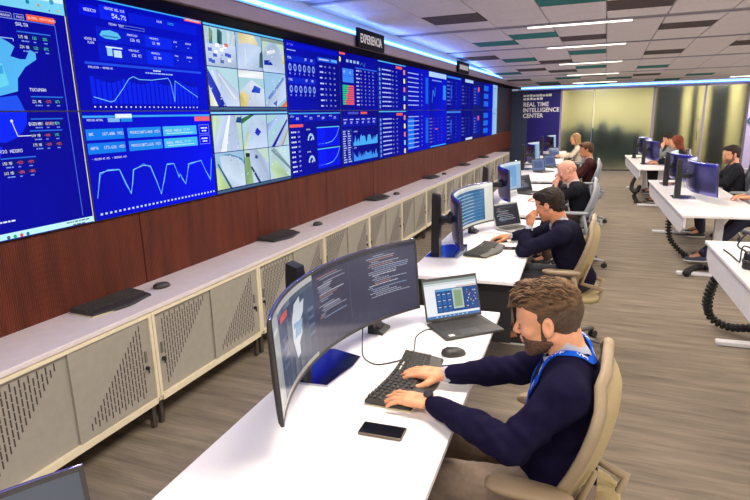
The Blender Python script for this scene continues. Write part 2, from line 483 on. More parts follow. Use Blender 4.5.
def person(label, org, face, J=None, look=(10, 0, 0), skin=('skin', (214, 160, 130)), hair=None, top=None, legs=None, vox=0.004, group=None,
           hands=None, beard=None, shoes=(40, 38, 40), sole=(220, 215, 205), watch=None, lanyard=False, build=1.0, sleeves=1.0):
    a = math.radians(face); F = _n((math.cos(a), math.sin(a), 0)); Lf = _n((-math.sin(a), math.cos(a), 0)); Z = _n((0, 0, 1)); O = _n(org)
    root = thing('person', label, 'person', org, 0, group)
    def P(p): return F*p[0]+Lf*p[1]+Z*p[2]          # local (forward, left, up); the mesh stays relative to the root
    def D(p): return unit(P(p))
    j = dict(pel=(0, 0, .56), waist=(.02, 0, .70), chest=(.035, 0, .85), nb=(.04, 0, 1.0), head=(.105, 0, 1.14),
             ls=(.045, .18, .945), le=(.18, .25, .80), lw=(.44, .16, .79), rs=(.045, -.18, .945), re=(.18, -.25, .80), rw=(.44, -.16, .79),
             lh=(.01, .09, .53), lk=(.43, .13, .54), la=(.38, .13, .10), rh=(.01, -.09, .53), rk=(.43, -.13, .54), ra=(.38, -.13, .10),
             lt=(1, 0, 0), rt=(1, 0, 0))
    if J: j.update(J)
    w = {k: P(v) for k, v in j.items()}
    Rb = np.stack([F, Lf, Z], 1)
    # head basis: yaw (left +), pitch (down +), roll
    Rh = Rb @ rotm('Z', look[1]) @ rotm('Y', look[0]) @ rotm('X', look[2])
    T = lambda p: w['head']+Rh @ _n(p)
    B = build
    def torso(g, arms=True, hem=None):
        o = [('u', el(w['pel'], (.125*B+g, .165*B+g, .11+g), Rb), .02), ('u', el(w['waist'], (.112*B+g, .150*B+g, .15+g), Rb), .05),
             ('u', el(w['chest'], (.112*B+g, .165*B+g, .16+g), Rb), .05),
             ('u', rc(w['ls'], w['nb']*.5+w['ls']*.5+Z*.0, .058*B+g, .06*B+g), .04), ('u', rc(w['rs'], w['nb']*.5+w['rs']*.5, .058*B+g, .06*B+g), .04),
             ('u', rc(w['nb']-Z*.02, w['ls']*.7+w['nb']*.3+Z*.005, .05+g, .04+g), .03), ('u', rc(w['nb']-Z*.02, w['rs']*.7+w['nb']*.3+Z*.005, .05+g, .04+g), .03)]
        for s in ('l', 'r'):
            sh, e, wr = w[s+'s'], w[s+'e'], w[s+'w']
            o.append(('u', rc(sh, e, .053*B+g, .043*B+g), .03))
            o.append(('u', rc(e, e+(wr-e)*.4, .044*B+g, .040*B+g), .02))
            o.append(('u', rc(e+(wr-e)*.4, wr, .040*B+g, .026+g*.8), .02))
        return o
    body = torso(-.008)
    body += [('u', rc(w['nb']-Z*.02, T((-.022, 0, -.03)), .058, .056), .03), ('u', rc(w['nb'], T((-.04, 0, .0)), .05, .05), .02)]
    for s in ('l', 'r'):
        body += [('u', rc(w[s+'h'], w[s+'k'], .078, .052), .03), ('u', rc(w[s+'k'], w[s+'a'], .052, .036), .02),
                 ('u', rc(w[s+'a'], w[s+'a']+D(j[s+'t'])*.12-Z*.05, .036, .026), .02)]
    body += head_ops(T, Rh)
    hd = dict(l=dict(), r=dict())
    if hands: hd.update(hands)
    for s in ('l', 'r'):
        h = dict(d=None, n=(0, 0, -1), s=(0, -1, 0) if s == 'l' else (0, 1, 0), curls=((22, 32, 22),)*4); h.update(hd[s])
        dr = P(h['d']) if h['d'] is not None else w[s+'w']-w[s+'e']
        body += hand_ops(w[s+'w'], dr, P(h['n']), P(h['s']), h.get('sc', 1.0), h['curls'], h.get('spread', .06), h.get('thumb'))
    me = surface(body, vox, name='body'); link('body', me, SKIN(*skin), root)
    # eyes and brows
    hc = hair['rgb'] if hair else (90, 70, 55)
    if vox < .008:
        for s in (1, -1):
            m = MB(); c = T((.0825, .031*s, .0085))
            prof = [(.0001, -.0105)]+[(.0105*math.cos(t), .0105*math.sin(t)) for t in np.linspace(-1.3, 1.3, 7)]+[(.0001, .0105)]
            m.lathe((0, 0, 0), prof, 12)
            q = [tuple(c+Rh @ _n(v)) for v in m.v]; m.v = q
            eo = m.build('eye', mat('eye_white', (225, 220, 212), rough=.15), root)
            g = MB(); g.lathe((0, 0, 0), [(.0001, .0), (.0058, -.001), (.0050, .0012), (.0001, .0020)], 12)
            Q = rotm('Y', 90+30); g.v = [tuple(c+Rh @ (Q @ _n(v)+_n((.0096, 0, -.0025)))) for v in g.v]
            g.build('iris', mat('iris_brown', (60, 40, 28), rough=.1), eo)
            b = [T((.094-.010*abs(t), s*(.018+.026*t), .030+.006*math.sin(t*2.4))) for t in (0, .35, .7, 1)]
            MB().tube(b, [.0035, .0042, .0038, .0018], 8).build('eyebrow', mat('brow_%d_%d_%d' % tuple(hc), tuple(int(c*.6) for c in hc), rough=.9), root)
    # clothes
    cloth = top or {}
    amp = cloth.get('fold', .004)
    def folds(p):
        q = p-w['chest']
        f = np.sin(q[:, 0]*31+q[:, 2]*47+3*np.sin(q[:, 1]*23))*np.sin(q[:, 1]*41-q[:, 2]*19+2*np.sin(q[:, 0]*17))
        f2 = np.sin((q[:, 0]+q[:, 1]*.6)*95+4*np.sin(q[:, 2]*30))*.35
        fall = np.exp(-np.minimum(np.linalg.norm(p-w['le'], axis=1), np.linalg.norm(p-w['re'], axis=1))**2/.018)
        return amp*f*.8+amp*f2*(.3+1.2*fall)
    top_ops = torso(.010)
    hem = cloth.get('hem', .50); cb = .026
    top_ops.append(('i', hs(P((0, 0, hem)), P((0.15, 0, -1))), .01))
    for s in ('l', 'r'):
        wd = unit(w[s+'w']-w[s+'e']); top_ops.append(('u', rc(w[s+'w']-wd*(.05+cb), w[s+'w']-wd*(.035+cb), .037, .035), .01))
        top_ops.append(('s', rc(w[s+'w']-wd*(-.012+cb), w[s+'w']+wd*.10, .034, .05), .006))
    top_ops.append(('s', rc(w['nb']+_n((0, 0, .022))+F*.012, w['nb']+Z*.12+F*.05, .058, .075), .012))
    if cloth.get('vneck'):
        top_ops.append(('s', rc(w['nb']+F*.07-Z*.02, w['nb']+F*.12-Z*.20, .045, .008), .01))
    me = surface(top_ops, max(vox*1.15, .004), folds, name=cloth.get('name', 'sweater'))
    link(cloth.get('name', 'sweater'), me, cloth['mat'], root)
    if cloth.get('vneck'):
        sh = [(o, p_, k) for o, p_, k in torso(.003)][:7]+[('i', hs(P((0, 0, .62)), -Z), .01), ('s', rc(w['nb']+Z*.02+F*.01, w['nb']+Z*.12+F*.05, .058, .08), .01)]
        link('shirt', surface(sh, max(vox*1.5, .006), name='shirt'), mat('shirt_white', cloth.get('collar', (225, 225, 230)), rough=.8), root)
    # shirt collar
    up = unit(T((-.03, 0, -.05))-w['nb'])
    c0 = w['nb']+F*.008-Z*.018; c1 = c0+up*.062
    col = [('u', rc(c0, c1, .078, .066), .004), ('s', rc(c0-up*.02, c1+up*.05, .066, .060), .003),
           ('i', hs(c1+F*.0, up*.95+F*.5), .004), ('i', hs(c0-up*.028, -up), .004),
           ('s', rc(c0+F*.09+up*.03, c0+F*.09-up*.05, .020, .004), .003)]
    if cloth.get('collar'):
        link('shirt_collar', surface(col, max(vox*.8, .003), name='shirt_collar'), mat('collar_%d_%d_%d' % tuple(cloth['collar']), cloth['collar'], rough=.85, bump=.2, bscale=600), root)
        for s in ('l', 'r'):
            wd = unit(w[s+'w']-w[s+'e']); q = w[s+'w']-wd*(.004+cb)
            cf = [('u', rc(q, q+wd*(.004 if watch == s else .020), .0325, .0315), .002), ('s', rc(q-wd*.05, q+wd*.06, .0275, .0285), .002)]
            link('shirt_cuff', surface(cf, max(vox*.8, .003), name='cuff'), mat('collar_%d_%d_%d' % tuple(cloth['collar']), cloth['collar'], rough=.85), root)
    tr = [('u', el(w['pel'], (.135*B, .172*B, .115), Rb), .02), ('u', el(w['waist']-Z*.06, (.115*B, .152*B, .09), Rb), .03)]
    for s in ('l', 'r'):
        tr += [('u', rc(w[s+'h'], w[s+'k'], .088, .066), .03), ('u', rc(w[s+'k'], w[s+'a']+Z*.0, .064, .052), .02)]
        kd = unit(w[s+'k']-w[s+'a']); tr.append(('s', rc(w[s+'a']-kd*.075, w[s+'a']-kd*.13, .045, .08), .005))
    lg = legs or dict(rgb=(70, 68, 75))
    link('trousers', surface(tr, max(vox*1.6, .008), folds, name='trousers'), mat('cloth_%d_%d_%d' % tuple(lg['rgb']), lg['rgb'], rough=.9, noise=.12, nscale=60, bump=.3, bscale=500), root)
    for s in ('l', 'r'):
        td = D(j[s+'t']); sd = np.cross(Z, td); aw = w[s+'a']; g = _n((aw[0], aw[1], 0)); zf = aw[2]-.095
        Rs = np.stack([td, sd, np.cross(td, sd)], 1); base = aw-Rs[:, 2]*.065
        so = [('u', el(base+td*.02+Rs[:, 2]*.005, (.075, .043, .05), Rs), .01), ('u', el(base+td*.11-Rs[:, 2]*.008, (.085, .046, .034), Rs), .03),
              ('i', hs(base-Rs[:, 2]*.018, -Rs[:, 2]), .004), ('u', rc(aw, aw+Rs[:, 2]*.02, .045, .045), .01)]
        sh = link('shoe', surface(so, max(vox*1.3, .006), name='shoe'), mat('shoe_%d_%d_%d' % tuple(shoes), shoes, rough=.5), root)
        sl = [('u', el(base+td*.02-Rs[:, 2]*.02, (.08, .046, .03), Rs), .01), ('u', el(base+td*.11-Rs[:, 2]*.02, (.092, .050, .03), Rs), .03),
              ('i', hs(base-Rs[:, 2]*.013, Rs[:, 2]), .002), ('i', hs(base-Rs[:, 2]*.032, -Rs[:, 2]), .002)]
        link('sole', surface(sl, max(vox*1.3, .006), name='sole'), mat('sole_%d_%d_%d' % tuple(sole), sole, rough=.7), sh)
    # hair
    if hair:
        st = hair['style']; hn = hair.get('amp', .0035)
        def strands(p):
            q = (p-w['head'])@Rh
            return hn*(np.sin(q[:, 1]*330+5*np.sin(q[:, 0]*28)+q[:, 2]*60)*.6+np.sin(q[:, 0]*150+q[:, 1]*260+4*np.sin(q[:, 2]*50))*.5+np.sin(q[:, 2]*190-q[:, 0]*120+3*np.sin(q[:, 1]*70))*.5)
        hm = mat('hair_%d_%d_%d' % tuple(hair['rgb']), hair['rgb'], rough=.62, spec=.22, noise=.45, nscale=60, nstretch=(.35, 1, 1), bump=.9, bscale=260, bstretch=(.25, 1, 1), wear=hair.get('tip'))
        E = lambda c, r, k=.02, op='u': (op, el(T(c), r, Rh), k)
        HS = lambda c, n, k=.008: ('i', hs(T(c), Rh @ _n(n)), k)
        if st in ('short', 'quiff'):
            side = [E((-.014, 0, .036), (.102, .0805, .088), .01), E((-.045, 0, -.02), (.046, .054, .055), .02), HS((.035, 0, .03), (.75, 0, -.66)), HS((-.03, 0, -.075), (0, 0, -1))]
            sm = mat('fade_%d_%d_%d' % tuple(hair['side']), hair['side'], rough=.8, noise=.25, nscale=90, bump=.5, bscale=900)
            if st == 'quiff':
                link('hair_side', surface(side, vox, lambda p: strands(p)*.25, name='hair_side'), sm, root)
                tp = [E((-.014, 0, .064), (.100, .083, .072), .01), E((.03, 0, .098), (.066, .064, .036), .02), E((.074, .01, .096), (.036, .045, .022), .02),
                      HS((.02, 0, .048), (.30, 0, -1)), ('u', rc(T((.08, .02, .092)), T((.120, .03, .074)), .018, .004), .015), ('u', rc(T((.08, -.02, .094)), T((.114, -.015, .082)), .018, .004), .015),
                      ('u', rc(T((-.06, .02, .11)), T((-.10, .02, .085)), .03, .012), .02)]
                hb = link('hair', surface(tp, vox, strands, name='hair'), hm, root)
                lk = MB(); rr = random.Random(3)
                for i in range(260):
                    th = rr.uniform(-1.15, 1.15); ph = rr.uniform(-.9, 1.15)
                    b = _n((-.014+.097*math.sin(ph)*math.cos(th*.3), .080*math.sin(th), .062+.071*math.cos(th)*math.cos(ph*.8)))
                    if ph > .5: b = b+_n((-.004, 0, .014))
                    dv = unit((.9-.3*abs(th)+rr.uniform(-.2, .2), rr.uniform(-.45, .45), .22*math.cos(ph)-.25*math.sin(ph)+rr.uniform(-.1, .22)))
                    L = rr.uniform(.025, .05); mid = b+dv*L*.55+_n((0, 0, .004)); tip = b+dv*L-_n((0, 0, .006))
                    lk.tube([T(b-dv*.012), T(b), T(mid), T(tip)], [.001, .0035, .0030, .0006], 5)
                lk.build('hair_lock', hm, hb)['kind'] = 'stuff'
            else:
                tp = [E((-.016, 0, .052), (.106, .085, .090), .01), E((-.055, 0, -.01), (.056, .066, .065), .02), E((.055, 0, .098), (.052, .062, .034), .02),
                      HS((.05, 0, .03), (.80, 0, -.60)), HS((-.03, 0, -.07), (0, 0, -1))]
                link('hair', surface(tp, vox, strands, name='hair'), hm, root)
        elif st == 'long':
            tp = [E((-.018, 0, .048), (.112, .092, .098), .01), HS((.045, 0, .035), (.9, 0, -.35)),
                  ('u', rc(T((-.04, .03, .0)), w['nb']-F*.08+Lf*.05-Z*.10, .065, .05), .04), ('u', rc(T((-.04, -.03, .0)), w['nb']-F*.08-Lf*.05-Z*.10, .065, .05), .04),
                  ('u', rc(T((-.01, .07, .03)), w['nb']+Lf*.09+F*.0-Z*.06, .028, .024), .02), ('u', rc(T((-.01, -.07, .03)), w['nb']-Lf*.09+F*.0-Z*.06, .028, .024), .02)]
            link('hair', surface(tp, vox, strands, name='hair'), hm, root)
        elif st == 'stubble':
            side = [E((-.014, 0, .02), (.1, .0785, .075), .01), HS((.0, 0, .0), (.85, 0, -.5)), HS((-.03, 0, -.06), (0, 0, -1)), HS((-.03, 0, .045), (-.2, 0, 1))]
            link('hair_side', surface(side, vox, name='hair_side'), hm, root)
    if beard:
        q = []
        E = lambda c, r, k=.015, op='u': (op, el(T(c), r, Rh), k)
        q = [E((.030, 0, -.058), (.056, .0605, .046), .01), E((.048, 0, -.035), (.052, .058, .06), .02)]
        for s in (1, -1): q.append(('u', rc(T((.0, .056*s, -.045)), T((.066, .024*s, -.084)), .0205, .020), .015))
        q.append(('u', rc(T((.076, -.012, -.088)), T((.076, .012, -.088)), .022, .022), .015))
        q.append(('i', hs(T((.05, 0, -.040)), Rh @ _n((-.10, 0, 1))), .012)); q.append(('i', hs(T((.008, 0, 0)), Rh @ _n((-1, 0, .30))), .006))
        q.append(E((.104, 0, -.051), (.016, .017, .010), .006, 's'))
        for s in (1, -1): q.append(('u', rc(T((.014, .0715*s, .016)), T((.018, .064*s, -.035)), .0045, .010), .008))
        link('beard', surface(q, vox, lambda p: .0012*np.sin(p[:, 0]*700+p[:, 2]*300)*np.sin(p[:, 1]*600+p[:, 2]*500), name='beard'),
             mat('beard_%d_%d_%d' % tuple(beard), beard, rough=.85, noise=.4, nscale=120, bump=.8, bscale=700), root)
    if watch:
        s = watch; wd = unit(w[s+'w']-w[s+'e']); hn_ = P(hd[s].get('n', (0, 0, -1))); q = w[s+'w']+wd*.012
        st = [('u', rc(q-wd*.009, q+wd*.009, .0285, .0275), .002), ('s', rc(q-wd*.05, q+wd*.05, .0255, .0255), .002), ('i', hs(q+wd*.010, wd), .002), ('i', hs(q-wd*.010, -wd), .002)]
        wt = link('watch_strap', surface(st, max(.0025, vox*.5), name='watch_strap'), mat('strap_black', (35, 33, 32), rough=.5), root)
        up_ = unit(-(hn_-wd*np.dot(hn_, wd))); c = q+up_*.029
        MB().cyl(c-up_*.005, c+up_*.005, .020, .0185, 20).build('watch_case', mat('steel_dark', (90, 88, 85), rough=.3, metal=.8), wt)
        MB().cyl(c+up_*.005, c+up_*.0062, .0155, .0155, 20).build('watch_dial', mat('dial', (45, 45, 50), rough=.15), wt)
    return root, dict(w=w, T=T, Rh=Rh, F=F, L=Lf, top=top_ops, folds=folds)
# ================================================================== THE SETTING
XW = -2.80                       # face of the left wall
YF = 18.6                        # far wall
CEIL = 2.80
XR, YB = 7.0, -4.0

def carpet():
    m = bpy.data.materials.new('carpet_planks'); m.use_nodes = True; MATS['carpet'] = m
    nt = m.node_tree; b = nt.nodes['Principled BSDF']; b.inputs['Roughness'].default_value = 0.95; b.inputs['Specular IOR Level'].default_value = 0.15
    tc = nt.nodes.new('ShaderNodeTexCoord')
    def noise(sc, scale, det=4):
        mp = nt.nodes.new('ShaderNodeMapping'); mp.inputs['Scale'].default_value = sc; nt.links.new(tc.outputs['Object'], mp.inputs['Vector'])
        n = nt.nodes.new('ShaderNodeTexNoise'); n.inputs['Scale'].default_value = scale; n.inputs['Detail'].default_value = det; n.inputs['Roughness'].default_value = .65
        nt.links.new(mp.outputs[0], n.inputs['Vector']); return n.outputs['Fac']
    streak = noise((1.0, 9.0, 1), 1.6); fine = noise((0.6, 40, 1), 3.0, 3); fibre = noise((1, 1, 1), 260, 2)
    mix = nt.nodes.new('ShaderNodeMath'); mix.operation = 'MULTIPLY_ADD'; mix.inputs[1].default_value = 0.55; nt.links.new(streak, mix.inputs[0])
    m2 = nt.nodes.new('ShaderNodeMath'); m2.operation = 'MULTIPLY'; m2.inputs[1].default_value = 0.3; nt.links.new(fine, m2.inputs[0])
    nt.links.new(m2.outputs[0], mix.inputs[2])
    m3 = nt.nodes.new('ShaderNodeMath'); m3.operation = 'MULTIPLY_ADD'; m3.inputs[1].default_value = 0.15; nt.links.new(fibre, m3.inputs[0]); nt.links.new(mix.outputs[0], m3.inputs[2])
    rp = nt.nodes.new('ShaderNodeValToRGB'); e = rp.color_ramp.elements
    e[0].position = 0.36; e[0].color = lin((103, 93, 84)); e[1].position = 0.66; e[1].color = lin((150, 138, 122))
    nt.links.new(m3.outputs[0], rp.inputs['Fac']); nt.links.new(rp.outputs[0], b.inputs['Base Color'])
    bp = nt.nodes.new('ShaderNodeBump'); bp.inputs['Strength'].default_value = .5; bp.inputs['Distance'].default_value = .004
    nt.links.new(fibre, bp.inputs['Height']); nt.links.new(bp.outputs[0], b.inputs['Normal'])
    return m
def ribbed_wood():
    m = bpy.data.materials.new('ribbed_wood'); m.use_nodes = True
    nt = m.node_tree; b = nt.nodes['Principled BSDF']; b.inputs['Roughness'].default_value = 0.6; b.inputs['Specular IOR Level'].default_value = .25
    tc = nt.nodes.new('ShaderNodeTexCoord')
    w = nt.nodes.new('ShaderNodeTexWave'); w.bands_direction = 'Y'; w.inputs['Scale'].default_value = 26; w.inputs['Distortion'].default_value = .6; w.inputs['Detail'].default_value = 1
    nt.links.new(tc.outputs['Object'], w.inputs['Vector'])
    n = nt.nodes.new('ShaderNodeTexNoise'); n.inputs['Scale'].default_value = 3; n.inputs['Detail'].default_value = 5
    mp = nt.nodes.new('ShaderNodeMapping'); mp.inputs['Scale'].default_value = (1, 5, .5); nt.links.new(tc.outputs['Object'], mp.inputs['Vector']); nt.links.new(mp.outputs[0], n.inputs['Vector'])
    ad = nt.nodes.new('ShaderNodeMath'); ad.operation = 'MULTIPLY_ADD'; ad.inputs[1].default_value = .35; nt.links.new(w.outputs['Fac'], ad.inputs[0]); nt.links.new(n.outputs['Fac'], ad.inputs[2])
    rp = nt.nodes.new('ShaderNodeValToRGB'); e = rp.color_ramp.elements
    e[0].position = .35; e[0].color = lin((60, 24, 15)); e[1].position = .9; e[1].color = lin((106, 46, 28))
    nt.links.new(ad.outputs[0], rp.inputs['Fac']); nt.links.new(rp.outputs[0], b.inputs['Base Color'])
    bp = nt.nodes.new('ShaderNodeBump'); bp.inputs['Strength'].default_value = .6; bp.inputs['Distance'].default_value = .006
    nt.links.new(w.outputs['Fac'], bp.inputs['Height']); nt.links.new(bp.outputs[0], b.inputs['Normal'])
    return m

struct(MB().span((XW-.2, YB, -.05), (XR, YF+3.2, 0)).build('floor', carpet()))
wall_paint = mat('wall_paint', (205, 200, 205), rough=.8)
wl = struct(MB().span((XW-.2, YB, 0), (XW, YF, CEIL+.1)).build('wall_left', mat('dark_fascia', (38, 16, 22), rough=.6)))
wood = ribbed_wood()
for k in range(17):              # the wood cladding below the screens, in panels with a fine joint
    MB().rbox((XW+.012, YB+.7+k*1.35, .98), (.022, 1.344, .50), .003, 1).build('wood_panel', wood, wl)
struct(MB().span((XR, YB, 0), (XR+.2, YF+3.2, CEIL+.1)).build('wall_right', wall_paint))
for k in range(6):               # unseen fill lights added along the right and rear walls to brighten the ceiling
    l = area_lamp(XR-.15, -2.2+k*3.7, 1.45, 2.2, 1.9, FILL_W, (1.0, .97, .95)); l.rotation_euler = (0, math.radians(84), 0)
l = area_lamp(2.2, YB+.15, 1.4, 7.0, 2.0, FILL_W*0.9, (1.0, .97, .95)); l.rotation_euler = (math.radians(97), 0, 0)
struct(MB().span((XW, YB-.2, 0), (XR, YB, CEIL+.1)).build('wall_back', wall_paint))

# ceiling: a backing slab, lay-in tiles, recessed grey slots and tees
ceil_white = mat('ceiling_tile_white', (232, 224, 222), rough=.9, bump=.25, bscale=350, noise=.05)
ceil_teal = mat('ceiling_tile_teal', (16, 118, 112), rough=.85, noise=.08)
ceil_brown = mat('ceiling_tile_brown', (78, 64, 62), rough=.85, noise=.10)
slot_grey = mat('slot_grey', (148, 141, 150), rough=.6)
grid_grey = mat('ceiling_grid', (200, 195, 200), rough=.6)
def cz(y): return CEIL-max(0.0, (y-10.0)/8.6)*.27          # the tiled field falls a little towards the far wall
TILT = -math.atan(.27/8.6)
m_ = MB(); m_.prism([(YB, CEIL+.02), (10.0, CEIL+.02), (YF+.02, cz(YF)+.02), (YF+.02, CEIL+.1), (YB, CEIL+.1)], 'x', XW, XR); m_.span((XW, YF+.02, CEIL+.02), (XR, YF+3.2, CEIL+.1))
ceil = struct(m_.build('ceiling', grid_grey))
X0, DX, C0, CP = -0.07, 0.61, 7.20, 2.5
teal = {(-2, 0, 1), (-3, 0, 2), (-3, 1, 2), (-1, 1, 1), (-1, 2, 1), (1, 2, 2), (3, 3, 2), (0, 3, 2), (-1, -1, 1), (-4, 2, 2), (-2, 3, 1), (2, 4, 0), (4, 0, 2), (-3, 3, 3), (-1, 4, 1)}
brown = {(-3, -1, 2), (0, -1, 2), (1, 0, 1), (-1, 0, 2), (-4, 1, 1), (1, 1, 2), (-3, 2, 1), (-2, 2, 2), (1, 3, 1), (-4, 3, 1), (3, 1, 1), (-2, 1, 3), (5, 2, 1), (-1, 3, 0), (-3, 4, 0), (2, -2, 1), (-2, -2, 2)}
rowY = [.26, .78, 1.38, 1.98, 2.50]
tile_me = {}
for k in range(-3, 5):
    for r in range(4):
        y0, y1 = C0+k*CP+rowY[r], C0+k*CP+rowY[r+1]
        if y0 > YF: continue
        y1 = min(y1, YF-.02)
        for i in range(-4, 9):
            x0, x1 = X0+i*DX, X0+(i+1)*DX
            if i == -4: x0 = -2.61
            m = ceil_teal if (i, k, r) in teal else ceil_brown if (i, k, r) in brown else ceil_white
            d = (round(x1-x0-.012, 3), round(y1-y0-.012, 3)); key = (d, m.name)
            if key not in tile_me:
                me = MB().rbox((0, 0, 0), (d[0], d[1], .018), .003, 1).mesh('ceiling_tile'); me.materials.append(m); tile_me[key] = me
            o = bpy.data.objects.new('ceiling_tile', tile_me[key]); COL.objects.link(o); o.parent = ceil
            o.location = ((x0+x1)/2, (y0+y1)/2, cz((y0+y1)/2)+.007); o.rotation_euler = (TILT if (y0+y1)/2 > 10 else 0, 0, 0)
            if m is ceil_teal: o['label'] = 'teal ceiling tile'
            if m is ceil_brown: o['label'] = 'dark brown ceiling tile'
    ys = C0+k*CP
    if ys < YF:
        s = MB(); s.span((-2.61, ys+.01, CEIL+.005), (XR, ys+.05, CEIL+.02)); s.span((-2.61, ys+.21, CEIL+.005), (XR, ys+.25, CEIL+.02)); s.span((-2.61, ys+.05, CEIL+.012), (XR, ys+.21, CEIL+.02))
        for i_ in range(len(s.v)): s.v[i_] = (s.v[i_][0], s.v[i_][1], s.v[i_][2]-CEIL+cz(ys+.13))
        s.build('air_slot', slot_grey, ceil)

# soffit that carries the cove strip, along the left wall and across the far wall
soff = mat('soffit_mauve', (150, 132, 142), rough=.7)
s = MB(); s.prism([(-2.76, 2.516), (-2.545, 2.512), (-2.50, 2.522), (-2.50, 2.618), (-2.56, 2.622), (-2.60, 2.66), (-2.76, 2.66)], 'y', YB, YF)
tr1 = struct(s.build('trim_1', soff))
MB().span((-2.79, YB, 2.500), (-2.515, YF, 2.5115)).build('underside_board', mat('fascia_black', (24, 12, 16), rough=.9, spec=.1), tr1)
s = MB(); s.prism([(YF, 2.44), (YF-.16, 2.44), (YF-.16, 2.48), (YF, 2.50)], 'x', -2.50, XR)
struct(s.build('trim_2', soff))
struct(MB().span((-2.60, YF-.02, 2.44), (XR, YF+.06, 2.56)).build('trim_3', mat('bulkhead', (180, 175, 190), rough=.8)))
struct(MB().span((XW, YB, 2.70), (-2.62, YF, CEIL+.02)).build('trim_4', mat('cove_back', (210, 210, 225), rough=.8)))
cove = emis('cove_light', (70, 150, 255), COVE_E); core = emis('cove_light_core', (150, 220, 255), COVE_E*1.3)
def strip(label, a, b):
    t = thing('light_strip', label, 'light', a)
    return t
t = strip('blue glowing light strip running above the video wall', (-2.545, YB, 2.630), None)
m_ = MB(); m_.span((-.035, 0, .0), (.030, YF-YB, .016)); m_.span((-.035, 0, .046), (.030, YF-YB, .064)); m_.build('diffuser_edge', cove, t)
MB().span((-.035, 0, .016), (.034, YF-YB, .046)).build('diffuser', core, t)
MB().span((-.045, 0, -.008), (.045, YF-YB, .0)).build('channel', soff, t)
t = strip('blue glowing light strip across the top of the far wall', (-2.5, YF-.10, 2.485), None)
MB().span((0, -.05, 0), (XR+2.5, .0, .030)).build('diffuser', core, t)
MB().span((0, -.048, .030), (XR+2.5, .0, .052)).build('diffuser_edge', cove, t)
MB().span((0, -.06, -.030), (XR+2.5, -.002, -.008)).build('diffuser_edge', cove, t)
MB().span((0, -.058, -.008), (XR+2.5, .0, .0)).build('channel', soff, t)
for k in range(8):
    l = area_lamp(-2.508, YB+1.4+k*2.85, 2.668, .03, 2.8, 9, (.10, .20, 1.0)); l.rotation_euler = (0, math.radians(-125), 0)
for k in range(4):
    l = area_lamp(-1.2+k*2.3, YF-.20, 2.515, 2.2, .03, 7, (.15, .3, 1.0)); l.rotation_euler = (math.radians(160), 0, 0)

# ceiling light bars
bar = emis('lamp_diffuser', (255, 244, 220), 3.2)
alum = mat('aluminium', (190, 190, 192), rough=.35, metal=.7)
lb0 = None; n_ = 0
ROWN = ['behind the camera, far back', 'behind the camera', 'above the camera', 'just above the nearest desk', 'nearest one in view over the left desk row', 'second in view over the left desk row', 'third in view over the left desk row', 'fourth in view over the left desk row', 'farthest over the left desk row']
ROWR = ['behind the camera on the right, far back', 'behind the camera on the right', 'above and right of the camera', 'over the nearest right desk', 'over the second right desk', 'over the aisle side of the right row', 'far right ceiling near the column', 'far right by the glass partition', 'farthest right near the far wall']
for i, y in enumerate(FIX_ROWS):
    for j, x in enumerate(FIX_COLS):
        lab = 'slim warm white ceiling light bar, '+(ROWN if j == 0 else ROWR)[i]
        t = thing('light_bar', lab, 'light', (x, y, cz(y)-.012), 0, 'linear ceiling lights')
        MB().rbox((0, 0, .008), (1.17, .070, .024), .003, 1).build('housing', alum, t)
        MB().rbox((0, 0, -.008), (1.14, .055, .012), .004, 2).build('diffuser', bar, t)
        area_lamp(x, y, cz(y)-.030, 1.12, .035, LAMP_W)

# far end: navy wall, glazed partition, the room behind it
nav = struct(MB().span((XW, YF, 0), (-1.33, YF+.12, 2.44)).build('wall_far', mat('navy_panel', (24, 14, 112), rough=.35, noise=.1, nscale=2)))
MB().span((-2.80, YF-.012, 0), (-2.30, YF, 2.44)).build('grey_panel', mat('slate_panel', (52, 62, 92), rough=.5), nav)
frame = mat('partition_frame', (150, 140, 175), rough=.4, metal=.2)
def glass():
    m = bpy.data.materials.new('tinted_glass'); m.use_nodes = True
    nt = m.node_tree; nt.nodes.clear()
    tr = nt.nodes.new('ShaderNodeBsdfRefraction'); tr.inputs['IOR'].default_value = 1.15; tr.inputs['Roughness'].default_value = .28; tr.inputs['Color'].default_value = (.90, .90, .84, 1)
    gl = nt.nodes.new('ShaderNodeBsdfGlossy'); gl.inputs['Roughness'].default_value = .18; gl.inputs['Color'].default_value = (.8, .9, .9, 1)
    fr = nt.nodes.new('ShaderNodeFresnel'); fr.inputs['IOR'].default_value = 1.5
    tc = nt.nodes.new('ShaderNodeTexCoord'); n = nt.nodes.new('ShaderNodeTexNoise'); n.inputs['Scale'].default_value = 2.5
    nt.links.new(tc.outputs['Object'], n.inputs['Vector'])
    mr = nt.nodes.new('ShaderNodeMapRange'); mr.inputs['To Min'].default_value = .55; mr.inputs['To Max'].default_value = .62; nt.links.new(n.outputs['Fac'], mr.inputs['Value']); nt.links.new(mr.outputs[0], tr.inputs['Roughness'])
    mx = nt.nodes.new('ShaderNodeMixShader'); nt.links.new(fr.outputs[0], mx.inputs[0]); nt.links.new(tr.outputs[0], mx.inputs[1]); nt.links.new(gl.outputs[0], mx.inputs[2])
    o = nt.nodes.new('ShaderNodeOutputMaterial'); nt.links.new(mx.outputs[0], o.inputs[0]); return m
GL = glass()
xs = [-1.33, -.40, 1.22, 2.52, 3.56]
for i in range(4):
    a, b = xs[i], xs[i+1]
    w = struct(MB().span((a+.0, YF+.02, 0), (a+(.05 if i != 1 else .012), YF+.08, 2.44)).build('window_%d' % (i+1), frame))
    MB().span((a+.05, YF+.045, .04), (b, YF+.053, 2.40)).build('pane', GL, w)
    MB().span((a, YF+.02, 2.40), (b, YF+.08, 2.44)).build('head_rail', frame, w)
    MB().span((a, YF+.02, 0), (b, YF+.08, .04)).build('bottom_rail', mat('dark_rail', (60, 60, 66), rough=.5), w)
